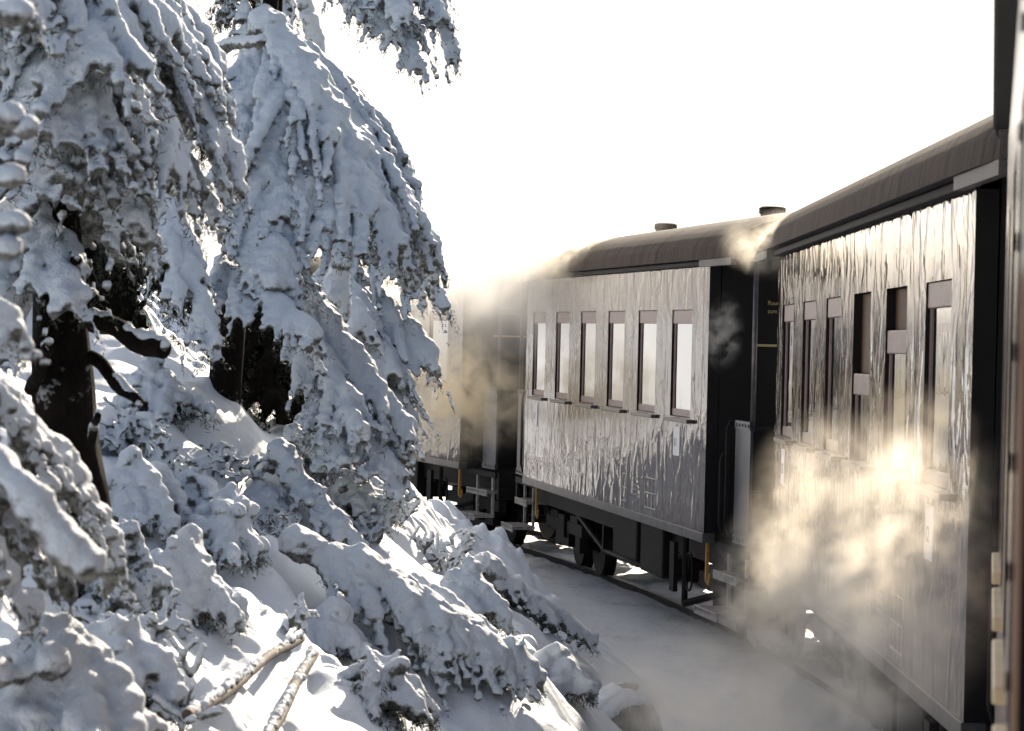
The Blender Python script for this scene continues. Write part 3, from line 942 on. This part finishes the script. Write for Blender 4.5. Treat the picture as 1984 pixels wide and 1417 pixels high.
# 2: the large drooping spruce in the middle
t2 = tree('tall spruce with long smooth snow covered boughs drooping like a cloak', None)
D2 = 13.4
trunk(t2, [at(415, 1250, D2 + .3), at(425, 900, D2 + .3), at(455, 500, D2 + .3), at(490, 200, D2 + .2), at(520, 60, D2 + .1), at(545, -300, D2), at(550, -1500, D2)], .11, .01, 21)
px_boughs(t2, [
    ((510, 60, 13.4), (845, 500, 13.6), .52, {'arch': .12, 'fat': 1.35}), ((505, 70, 13.4), (770, 480, 13.1), .50, {'arch': .11, 'fat': 1.35}),
    ((500, 80, 13.4), (660, 470, 12.9), .46, {'arch': .14, 'fat': 1.3}), ((490, 110, 13.4), (560, 420, 12.8), .42, {'arch': .10, 'fat': 1.2}),
    ((515, 70, 13.5), (800, 370, 13.9), .42, {'arch': .06, 'fat': 1.4}), ((485, 130, 13.4), (465, 300, 12.9), .34, {'fat': 1.1}),
    ((515, 65, 13.3), (690, 330, 13.2), .42, {'arch': .09, 'fat': 1.6, 'finger': .5, 'cloak': 1.1}),
    ((480, 335, 13.3), (530, 560, 12.6), .30, {'arch': .2, 'fat': 1.3, 'cloak': 1.1}), ((490, 350, 13.3), (580, 560, 12.9), .22, {'arch': .2, 'fat': 1.0}),
    ((310, 370, 12.6), (420, 670, 12.2), .19, {'arch': .16, 'droop': 1.0}), ((320, 380, 12.6), (350, 600, 12.2), .16, {'arch': .12, 'droop': 1.0, 'fat': .8}),
    ((430, 520, 13.0), (600, 650, 12.4), .28, {'arch': .16, 'fat': 1.2}),
    ((545, 545, 13.5), (795, 860, 13.3), .28, {'arch': .10, 'fat': 1.3}), ((550, 570, 13.5), (700, 850, 12.9), .26, {'arch': .10, 'fat': 1.1}),
    ((600, 700, 13.4), (770, 960, 13.1), .24, {'arch': .10}), ((590, 700, 13.4), (670, 900, 12.9), .22, {'arch': .06}),
], 200, voxel=.012, step=.038, finger=1.3, droop=.55)

# 3: a spruce farther back whose tips reach into the steam
t3 = tree('pale spruce at the edge of the steam beside the third carriage', None)
D3 = 18.0
trunk(t3, [at(600, 1250, D3), at(620, 900, D3), at(640, 560, D3), at(660, 300, D3)], .10, .05, 31)
px_boughs(t3, [
    ((680, 470, 18), (860, 580, 17.6), .40, {'arch': .2}), ((670, 540, 18), (835, 690, 17.6), .46, {'arch': .2, 'fat': 1.4}),
    ((650, 560, 18), (760, 720, 17.3), .46, {'arch': .2, 'fat': 1.4}), ((650, 640, 18), (790, 830, 17.3), .42, {'arch': .15, 'fat': 1.3}),
    ((650, 520, 18), (700, 640, 17.2), .42, {'arch': .2, 'fat': 1.5}), ((640, 640, 18), (700, 800, 17.2), .42, {'arch': .15, 'fat': 1.4}),
], 300, voxel=.018)

# 4: spruce above the frame whose lowest bough hangs into the picture
t4 = tree('rimed spruce bough hanging down alone against the white sky', None)
D4 = 14.0
trunk(t4, [at(470, 1250, D4 + .7), at(500, 600, D4 + .7), at(532, 100, D4 + .7), at(545, -330, D4 + .6), at(550, -2400, D4 + .5)], .07, .012, 41)
px_boughs(t4, [
    ((548, -420, 14.6), (893, 120, 13.9), .40, {'arch': .14}), ((548, -420, 14.6), (810, 135, 13.7), .40, {'arch': .12}),
    ((548, -420, 14.6), (700, 40, 13.7), .24, {'arch': .10}), ((548, -420, 14.6), (755, 80, 13.6), .34, {'arch': .1}),
    ((548, -420, 14.6), (860, 40, 13.8), .40, {'arch': .12}), ((548, -420, 14.6), (780, 40, 13.5), .40, {'arch': .12}),
], 400, voxel=.012, fat=.95, finger=1.6, droop=.5, mat='rime_soft')

# 5: thin bare snag with a coat of rime
def rimed_tube(parent, pts, ra, rb, seed, name='limb', voxel=.012, mat='rime'):
    r = np.random.default_rng(seed); pts = np.array(pts, float); seg = np.linspace(0, 1, len(pts))
    L = np.linalg.norm(np.diff(pts, axis=0), axis=1).sum(); k = max(6, int(L / (min(ra, rb) * .7)))
    t = np.linspace(0, 1, k); P = np.stack([np.interp(t, seg, pts[:, i]) for i in range(3)], 1) + r.normal(size=(k, 3)) * ra * .12
    R = (ra + (rb - ra) * t) * r.uniform(.8, 1.2, k)
    V, F = blob_mesh(P, R, voxel, seed, voxel * .4)
    me = mesh_np(name, V, F, [M[mat], M['needle']]); o = bpy.data.objects.new(name, me); COL.objects.link(o)
    if parent: o.parent = parent
    return o
t5 = empty('dead_tree'); tag(t5, 'thin bare leaning snag coated with rime and snow', 'dead tree')
D5 = 15.0
rimed_tube(t5, [at(585, -260, D5), at(592, 0, D5), at(620, 125, D5), at(650, 200, D5), at(664, 420, D5), at(650, 800, D5)], .045, .07, 51, 'trunk')
rimed_tube(t5, [at(622, 128, D5), at(580, 122, D5 - .1), at(556, 108, D5 - .2)], .03, .018, 52)
rimed_tube(t5, [at(640, 130, D5), at(600, 150, D5 - .1)], .026, .018, 53)
rimed_tube(t5, [at(540, -40, D5), at(570, 20, D5), at(560, 60, D5)], .02, .014, 54)
t6 = tree('dark hanging spruce tips between two white crowns at the top edge', None)
trunk(t6, [at(440, 1250, 16), at(465, 500, 16), at(492, -200, 16), at(500, -2000, 16)], .09, .015, 61)
px_boughs(t6, [((490, -200, 16), (475, 75, 15.7), .30, {'mat': 'rime_dark', 'fat': .8, 'snow': .4}), ((495, -200, 16), (545, 60, 15.8), .26, {'fat': .9}), ((485, -200, 16), (430, 40, 15.8), .22, {'fat': .8, 'mat': 'rime_dark'})], 600, voxel=.014, needles=6)
rimed_tube(t6, [at(500, -200, 16), at(522, 0, 15.6), at(530, 50, 15.4), at(520, 75, 15.2)], .05, .06, 63, 'snow_clump')
rimed_tube(t6, [at(405, 95, 12.5), at(450, 85, 12.3), at(505, 78, 12.1)], .03, .035, 64, 'snow_clump')
# ------------------------------------------------------------------ growth on the bank
def gp(px, py, lift=0.0, k=1.0):
    p, d = ground_hit(px, py)
    q = at(px, py, d * k); q[2] += lift
    return q


def bush(label, px, py, rad, h, n=8, seed=1, fat=1.3, voxel=.014, d=None, name='snowy_bush', mat='rime_soft', lean=(0, 0), cap=.35, needles=3, **kw):
    """young spruce buried in snow: boughs radiating from a hidden stem, one foliage mesh and a stem"""
    r = np.random.default_rng(seed)
    if d is None: base = gp(px, py)
    else: base = at(px, py, d)
    t = empty(name); tag(t, label, 'bush', 'snow buried young spruces')
    CC, RR, NP, ND = [], [], [], []
    h = h * .8
    top = base + UP * h + np.array([lean[0], lean[1], 0])
    for lv, (hh, rr, ff) in enumerate(((1.0, .62, .8), (.62, 1.0, 1.0))):
        for i in range(n):
            a = 2 * math.pi * (i + r.uniform(-.3, .3) + .5 * lv) / n
            B = base + (top - base) * hh + r.normal(size=3) * rad * .16
            T = base + np.array([math.cos(a), math.sin(a), 0]) * rad * rr * r.uniform(.75, 1.2) + UP * (h * (.55 * hh - .30 - .15 * lv) * r.uniform(.6, 1.2))
            c, q, p, dd = bough_points(B, T, rad * .34, .16, r, fat=fat * ff, step=.055, **kw)
            CC.append(c); RR.append(q); NP.append(p); ND.append(dd)
    # cushion on top
    m = int(26 * cap)
    if m:
        cc = top + r.normal(size=(m, 3)) * np.array([rad * .22, rad * .22, h * .06]) - UP * h * .10
        CC.append(cc); RR.append(r.uniform(.05, .10, m) * fat * rad / .5)
    C, R, nP, nD = map(np.concatenate, (CC, RR, NP, ND))
    P, F = blob_mesh(C, R, voxel, seed, .008)
    if needles and len(nP):
        nP = np.repeat(nP, needles, 0) + r.normal(size=(len(nP) * needles, 3)) * .01; nD = np.repeat(nD, needles, 0) + r.normal(size=(len(nD) * needles, 3)) * .5
        V2, F2 = quads_needles(nP, nD, .026, .0022, r)
        me = mesh_np('foliage', np.concatenate([P, V2]), [F, F2 + len(P)], [M[mat], M['needle']], mi=np.concatenate([np.zeros(len(F)), np.ones(len(F2))]))
    else: me = mesh_np('foliage', P, F, [M[mat]])
    o = bpy.data.objects.new('foliage', me); COL.objects.link(o); o.parent = t
    mb = MB(); mb.tube([base - UP * .25, base + (top - base) * .5, top - UP * .05], [.03, .022, .012], 8); mb.build('stem', M['bark'], t)
    return t


def coral(label, px, py, h, n=9, seed=1, d=None, rad=.013, voxel=.008, spread=.9, dirn=None, name='rimed_shrub', k=1.0):
    """leafless shrub whose forking twigs are swollen with rime"""
    r = np.random.default_rng(seed); base = gp(px, py, 0, k) if d is None else at(px, py, d)
    base = base - UP * .04
    C, R = [], []
    def grow(p, v, ln, ra, lev):
        kk = max(3, int(ln / (ra * .75)))
        for i in range(kk):
            v = v + r.normal(size=3) * .07 + UP * .015; v /= np.linalg.norm(v)
            p = p + v * ln / kk; C.append(p); R.append(ra * r.uniform(.75, 1.3) * (1.25 if i == kk - 1 and lev == 2 else 1))
            if lev < 2 and i > kk * .25 and r.random() < .36:
                grow(p, v * .6 + r.normal(size=3) * .65, ln * r.uniform(.35, .6), ra * .88, lev + 1)
    for i in range(n):
        v = r.normal(size=3) * spread; v[2] = abs(v[2]) * .5 + .7
        if dirn is not None: v = v + np.array(dirn)
        v /= np.linalg.norm(v)
        grow(base + r.normal(size=3) * np.array([.07, .07, .01]), v, h * r.uniform(.6, 1.1), rad, 0)
    P, F = blob_mesh(C, R, voxel, seed, .003)
    me = mesh_np(name, P, F, [M['rime'], M['needle']]); o = bpy.data.objects.new(name, me); COL.objects.link(o)
    tag(o, label, 'shrub', 'rime coated shrubs on the bank'); return o


def low_bough(label, pts, width, seed, lift=(.12, .03), k=.985, **kw):
    """snow covered branch lying on the bank, from one photo pixel to another"""
    t = empty('snowy_branch'); tag(t, label, 'branch', 'snow laden branches lying on the bank')
    for i, ((bx, by), (tx, ty)) in enumerate(pts):
        B = gp(bx, by, lift[0], k); T = gp(tx, ty, lift[1], k)
        bough(t, B, T, width, seed=seed + i, **{'mat': 'rime_soft', **kw})
    return t


low_bough('long snow ridge of a fallen spruce running down towards the grey rock', [((570, 1120), (1045, 1352)), ((640, 1150), (985, 1330))], .24, 700, fat=1.7, arch=.05, voxel=.013, lift=(.12, .08), droop=1.0)
low_bough('short drooping branch with fat snow fingers under the bright slope', [((540, 940), (705, 1085))], .17, 710, fat=1.2, arch=.12, voxel=.011)
low_bough('branch ending in dark knobbly tips above the track edge', [((570, 900), (712, 1010))], .18, 715, fat=1.1, arch=.1, voxel=.011)
low_bough('snowy branch with a dark frayed tip nearest the trackbed', [((930, 1120), (1150, 1265))], .16, 720, fat=1.5, arch=.06, voxel=.014, lift=(.05, .06))
low_bough('snow covered branch hanging over the shadowed hollow', [((800, 1180), (960, 1260))], .16, 725, fat=1.1, arch=.1, voxel=.012)

BF = dict(finger=1.4, voxel=.011)
bush('lumpy snow bush below the dark trunk', 250, 1010, .26, .26, 7, 801, 1.05, **BF)
bush('rounded snow bush left of the bare sticks', 340, 1180, .24, .26, 7, 802, 1.1, **BF)
bush('snow bush with hanging white fingers in the middle of the bank', 430, 1060, .24, .24, 7, 803, 1.0, **BF)
bush('snowy bush on the crest below the cloak shaped spruce', 600, 890, .26, .16, 7, 805, 1.05, **BF)
bush('snow bush in the hollow behind the trunk', 300, 790, .30, .18, 7, 806, 1.0, **BF)
bush('knobbly snow bush half way along the crest', 680, 990, .24, .16, 7, 807, 1.0, **BF)
bush('dark frosted bush under the fallen ridge', 735, 1370, .30, .22, 7, 808, .6, mat='rime_dark', cap=0, needles=7, snow=.2)
bush('snow bush at the foot of the slope above the rock', 1080, 1330, .24, .12, 6, 810, 1.3)
bush('snow bush beside the shadowed hollow', 900, 1190, .22, .15, 6, 812, 1.1, **BF)
bush('big blurred snow bush in the near lower corner', 110, 1420, .27, .26, 8, 813, 1.2, d=6.3, voxel=.010)
bush('low snow bush behind the near blurred corner bush', 220, 1330, .22, .18, 7, 814, 1.1, **BF)
bush('dark gapped bush at the lower end of the near drooping bough', 200, 1150, .22, .22, 7, 815, .85, mat='rime_dark', finger=1.4, voxel=.010)
bush('ragged frosted bush beneath the crest shrubs', 370, 1000, .22, .18, 7, 816, .8, mat='rime_dark', finger=1.4, voxel=.010)
bush('narrow snow bush between the ragged bush and the crest branch', 510, 1000, .20, .16, 6, 817, .95, **BF)

bush('plump snow bush under the upper end of the sticks', 640, 1250, .18, .14, 6, 820, 1.2, **BF)
coral('rimed shrub with many pale crooked twigs left of the crest', 430, 920, .20, 14, 901)
coral('rimed shrub standing against the foot of the dark trunk', 240, 880, .22, 14, 902)
coral('rimed shrub between the trunk and the crest shrub', 330, 930, .18, 12, 903)
coral('tiny rimed shrub poking from the smooth crest', 530, 800, .12, 5, 904)
coral('rimed shrub leaning over the smooth slope edge', 850, 1110, .22, 12, 905)
coral('little rimed twig pair above the fallen ridge', 815, 1215, .12, 4, 906)
coral('rimed pointed twig on the end of the fallen ridge', 960, 1275, .13, 3, 907, k=.98)
coral('rimed twigs beside the far end of the bank', 735, 1000, .18, 8, 908)
coral('thin forked twigs sticking out in the middle of the bank', 480, 1040, .22, 5, 909, rad=.006, voxel=.005, dirn=(.9, 0, .2))
coral('rimed shrub under the near drooping bough', 200, 1000, .16, 10, 910)
coral('rimed shrub in the notch of the crest', 640, 890, .18, 9, 911)
coral('rimed twigs beside the rounded bush', 290, 1110, .14, 9, 912)
coral('rimed shrub at the tip of the crest branch', 690, 1040, .14, 8, 913)
coral('rimed shrub pressed against the longer stick', 540, 1210, .13, 9, 914)
coral('rimed shrub above the near corner bush', 230, 1230, .14, 10, 915)
coral('rimed shrub low between the corner bush and the sapling', 300, 1280, .12, 9, 916)

# two fallen sticks capped with snow
for lab, a, b, ra in (('longer bare stick capped with snow sloping to the lower left', (583, 1232), (362, 1392), .019), ('shorter bare stick capped with snow beside the longer one', (608, 1262), (512, 1440), .022)):
    pa, da = ground_hit(*a); pb = at(b[0], b[1], 0 * da + ground_hit(*b)[1] * .92)
    st = empty('fallen_stick'); tag(st, lab, 'stick', 'bare sticks on the bank')
    stub(st, at(a[0], a[1], da * .965), pb, ra, ra * .9, 31 + a[0], name='stick', mat='stick')
# sapling tip
sp = empty('sapling'); tag(sp, 'little spruce leader with a cross of rimed twigs', 'sapling')
DS = ground_hit(350, 1400)[1] - .35
rimed_tube(sp, [at(345, 1480, DS), at(352, 1400, DS), at(372, 1328, DS)], .013, .011, 71, 'stem', .007, 'rime_dark')
for i, (x, y, dd) in enumerate(((300, 1352, DS-0.05), (318, 1340, DS+0.10), (425, 1376, DS-0.15), (400, 1362, DS+0.10), (372, 1395, DS-0.25), (345, 1345, DS+0.20))):
    rimed_tube(sp, [at(355, 1388, DS), at((355 + x) / 2, (1390 + y) / 2 + 4, (DS + dd) / 2), at(x, y, dd)], .012, .015, 72 + i, 'twig', .007)

# spruce just outside the frame whose near boughs reach in, far out of focus
t0 = tree('blurred near spruce reaching in from the edge of the picture', None)
trunk(t0, [at(-420, 1700, 5.2), at(-380, 700, 5.2), at(-360, -500, 5.2), at(-350, -4200, 5.2)], .10, .02, 81)
bough(t0, at(-330, 640, 5.6), at(235, 1120, 6.4), .17, .16, 82, .010, fat=1.0)
bough(t0, at(-300, 720, 5.6), at(120, 1130, 6.3), .16, .14, 83, .010, fat=1.0, mat='rime_dark')
bough(t0, at(-300, 800, 5.4), at(60, 1190, 5.9), .14, .12, 86, .010, fat=1.0)
rimed_tube(t0, [at(-330, 640, 5.2), at(-60, 850, 4.9), at(45, 945, 4.8), at(110, 1040, 4.8), at(170, 1095, 4.8)], .036, .042, 84, 'snow_clump', .010)
for i, y in enumerate((25, 225, 245, 340, 430, 480)):
    rimed_tube(t0, [at(-330, y - 60 + 13 * i, 5.2), at(-60, y + 8, 5.0), at((42, 22, 58, 30, 44, 16)[i], y, 4.9)], .012, .026, 90 + i, 'twig', .009)
for i, (a, b) in enumerate((((-300, -60), (70, 10)), ((-300, 520), (30, 640)))):
    bough(t0, at(a[0], a[1], 5.3), at(b[0], b[1], 5.1), .09, .1, 97 + i, .009, fat=.7)

# dark wood behind the nearest spruce
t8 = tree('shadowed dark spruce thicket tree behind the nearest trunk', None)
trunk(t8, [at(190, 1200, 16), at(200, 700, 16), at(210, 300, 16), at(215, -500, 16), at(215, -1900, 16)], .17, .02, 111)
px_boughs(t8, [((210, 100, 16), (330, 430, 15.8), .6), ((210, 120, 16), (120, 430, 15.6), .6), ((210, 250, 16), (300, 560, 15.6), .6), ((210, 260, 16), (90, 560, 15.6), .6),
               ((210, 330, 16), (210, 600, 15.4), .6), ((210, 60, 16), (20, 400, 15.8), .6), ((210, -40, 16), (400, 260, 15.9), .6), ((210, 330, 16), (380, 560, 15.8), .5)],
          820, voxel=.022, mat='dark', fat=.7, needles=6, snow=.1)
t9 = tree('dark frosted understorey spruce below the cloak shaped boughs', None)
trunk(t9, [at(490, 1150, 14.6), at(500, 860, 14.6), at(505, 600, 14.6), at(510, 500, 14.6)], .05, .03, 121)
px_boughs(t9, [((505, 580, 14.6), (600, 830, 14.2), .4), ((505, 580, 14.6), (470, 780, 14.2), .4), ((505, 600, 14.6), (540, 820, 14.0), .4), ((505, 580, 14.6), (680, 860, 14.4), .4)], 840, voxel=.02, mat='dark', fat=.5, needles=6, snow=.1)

# rock at the foot of the bank
def rock(label, px, py, d, sx, sy, sz, seed):
    import bmesh
    bm = bmesh.new(); bmesh.ops.create_icosphere(bm, subdivisions=5, radius=1)
    me = bpy.data.meshes.new('rock'); bm.to_mesh(me); bm.free()
    P = np.array([v.co for v in me.vertices]); n = fbm(P * 1.3, 4, seed)
    P = P * (1 + .22 * n + .10 * np.abs(noise3(P * 3.1, seed + 9)))[:, None] * np.array([sx, sy, sz])
    me.vertices.foreach_set('co', P.astype(np.float32).reshape(-1)); me.update(); me.materials.append(M['rock'])
    o = bpy.data.objects.new('rock', me); COL.objects.link(o); c = at(px, py, d); o.location = c
    tag(o, label, 'rock')
    r = np.random.default_rng(seed); C = []; R = []
    for i in range(260):
        v = r.normal(size=3); v[2] = abs(v[2]); v /= np.linalg.norm(v)
        if v[2] < .72 - .3 * (v[0] < -.2): continue
        C.append(v * np.array([sx, sy, sz]) * 1.02); R.append(.05)
    V, F = blob_mesh(C, R, .014, seed, .006); q = bpy.data.objects.new('snow_cap', mesh_np('snow_cap', V, F, [M['rime']])); COL.objects.link(q); q.parent = o
rock('grey rock with a snow cap at the foot of the bank', 1205, 1412, 16.2, .22, .30, .25, 5)
#TREES
# ------------------------------------------------------------------ steam from the locomotive
def steam(label, px, py, d, rx, ry, rz, dens, nscale=1.6, lo=.42, hi=.72, seed=0, yaw=0.0, tilt=0.0, col=(1.0, .97, .93), aniso=.6, soft=.8):
    import bmesh
    bm = bmesh.new(); bmesh.ops.create_icosphere(bm, subdivisions=3, radius=1.0)
    me = bpy.data.meshes.new('steam'); bm.to_mesh(me); bm.free()
    o = bpy.data.objects.new('steam', me); COL.objects.link(o)
    o.location = at(px, py, d); o.scale = (rx, ry, rz); o.rotation_euler = (0, tilt, yaw)
    mt = bpy.data.materials.new('steam'); mt.use_nodes = True; t = mt.node_tree; t.nodes.clear()
    ou = t.nodes.new('ShaderNodeOutputMaterial'); pv = t.nodes.new('ShaderNodeVolumePrincipled')
    pv.inputs['Color'].default_value = (*col, 1); pv.inputs['Anisotropy'].default_value = aniso
    tc = t.nodes.new('ShaderNodeTexCoord')
    ln = t.nodes.new('ShaderNodeVectorMath'); ln.operation = 'LENGTH'; t.links.new(tc.outputs['Object'], ln.inputs[0])
    fo = t.nodes.new('ShaderNodeMapRange'); fo.interpolation_type = 'SMOOTHSTEP'
    fo.inputs[1].default_value = 1.0; fo.inputs[2].default_value = 1 - soft; fo.inputs[3].default_value = 0; fo.inputs[4].default_value = 1
    t.links.new(ln.outputs['Value'], fo.inputs[0])
    mp = t.nodes.new('ShaderNodeMapping'); mp.inputs['Scale'].default_value = (rx, ry, rz); mp.inputs['Location'].default_value = (seed * 3.7, seed * 1.9, seed * 2.3)
    t.links.new(tc.outputs['Object'], mp.inputs[0])
    nz = t.nodes.new('ShaderNodeTexNoise'); nz.inputs['Scale'].default_value = nscale; nz.inputs['Detail'].default_value = 5; nz.inputs['Roughness'].default_value = .58; nz.inputs['Distortion'].default_value = .5
    t.links.new(mp.outputs[0], nz.inputs['Vector'])
    rm = t.nodes.new('ShaderNodeMapRange'); rm.interpolation_type = 'SMOOTHSTEP'
    rm.inputs[1].default_value = lo; rm.inputs[2].default_value = hi; rm.inputs[3].default_value = 0; rm.inputs[4].default_value = 1
    t.links.new(nz.outputs['Fac'], rm.inputs[0])
    m1 = t.nodes.new('ShaderNodeMath'); m1.operation = 'MULTIPLY'; t.links.new(fo.outputs[0], m1.inputs[0]); t.links.new(rm.outputs[0], m1.inputs[1])
    m2 = t.nodes.new('ShaderNodeMath'); m2.operation = 'MULTIPLY'; m2.inputs[1].default_value = dens; t.links.new(m1.outputs[0], m2.inputs[0])
    t.links.new(m2.outputs[0], pv.inputs['Density']); t.links.new(pv.outputs[0], ou.inputs['Volume'])
    me.materials.append(mt); mt.cycles.volume_step_rate = 1.0
    tag(o, label, 'steam', 'drifting puffs of steam', 'stuff')
    return o


WARM = (1.0, .985, .96)
GOLD = (1.0, .945, .84)
steam('bright cream steam swallowing the far end of the middle carriage', 1020, 480, 28.6, 1.9, 2.6, 1.6, 1.5, 1.4, .40, .62, 1, col=WARM, soft=1.0)
steam('dense pale steam hiding the roof of the third carriage', 870, 470, 31.0, 2.0, 1.8, 1.35, 1.7, 1.6, .36, .60, 11, col=WARM, soft=1.0)
steam('thin golden wisps drifting across the third carriage end', 870, 760, 30.0, 1.25, 1.4, 1.0, 3.4, 2.6, .46, .60, 2, col=(1, .91, .74), soft=1.0)
steam('pale plume blowing upward over the middle carriage roof', 1080, 320, 33, 3.0, 2.4, 1.7, .7, .8, .45, .66, 3, tilt=-.5, soft=1.0)
steam('warm steam curling along the lower side of the close carriage', 1765, 1060, 7.2, .28, 1.0, .50, 1.8, 7.0, .47, .62, 4, col=(1, .93, .82), soft=.8)
steam('ragged tan steam veil before the far half of the close carriage', 1610, 1040, 9.0, .36, 1.1, .50, 1.5, 6.5, .46, .62, 15, col=(1, .92, .80), soft=.8)
steam('lower swirl of steam hanging before the close carriage', 1640, 1200, 9.4, .40, 1.7, .50, 3.5, 5.0, .49, .63, 14, col=(1, .97, .92), soft=1.0)
steam('brownish steam pouring out of the gap between two carriages', 1490, 1150, 16.6, .45, 1.3, .66, 5.0, 4.0, .48, .63, 5, col=GOLD, soft=1.0)
steam('low white steam creeping over the trackbed', 1420, 1370, 14.6, 1.1, 2.2, .56, 2.6, 3.0, .43, .66, 6, soft=1.0)
steam('small wisp curling over the roof joint', 1510, 475, 18.9, .5, 1.0, .30, 2.0, 5, .48, .63, 7, col=GOLD, soft=1.0)
steam('small wisp in the dark gap between carriages', 1400, 645, 20.6, .2, .6, .36, 3, 7, .48, .64, 8, col=WARM, soft=1.0)
steam('wisps curling along the middle carriage roof end', 1150, 500, 27.6, 1.1, 1.5, .45, 5, 3.4, .46, .62, 9, col=GOLD, soft=1.0)
print('C corner px', pix(PC), 'D end', pix(MD @ Vector((-HW, HL, WB + 1))))
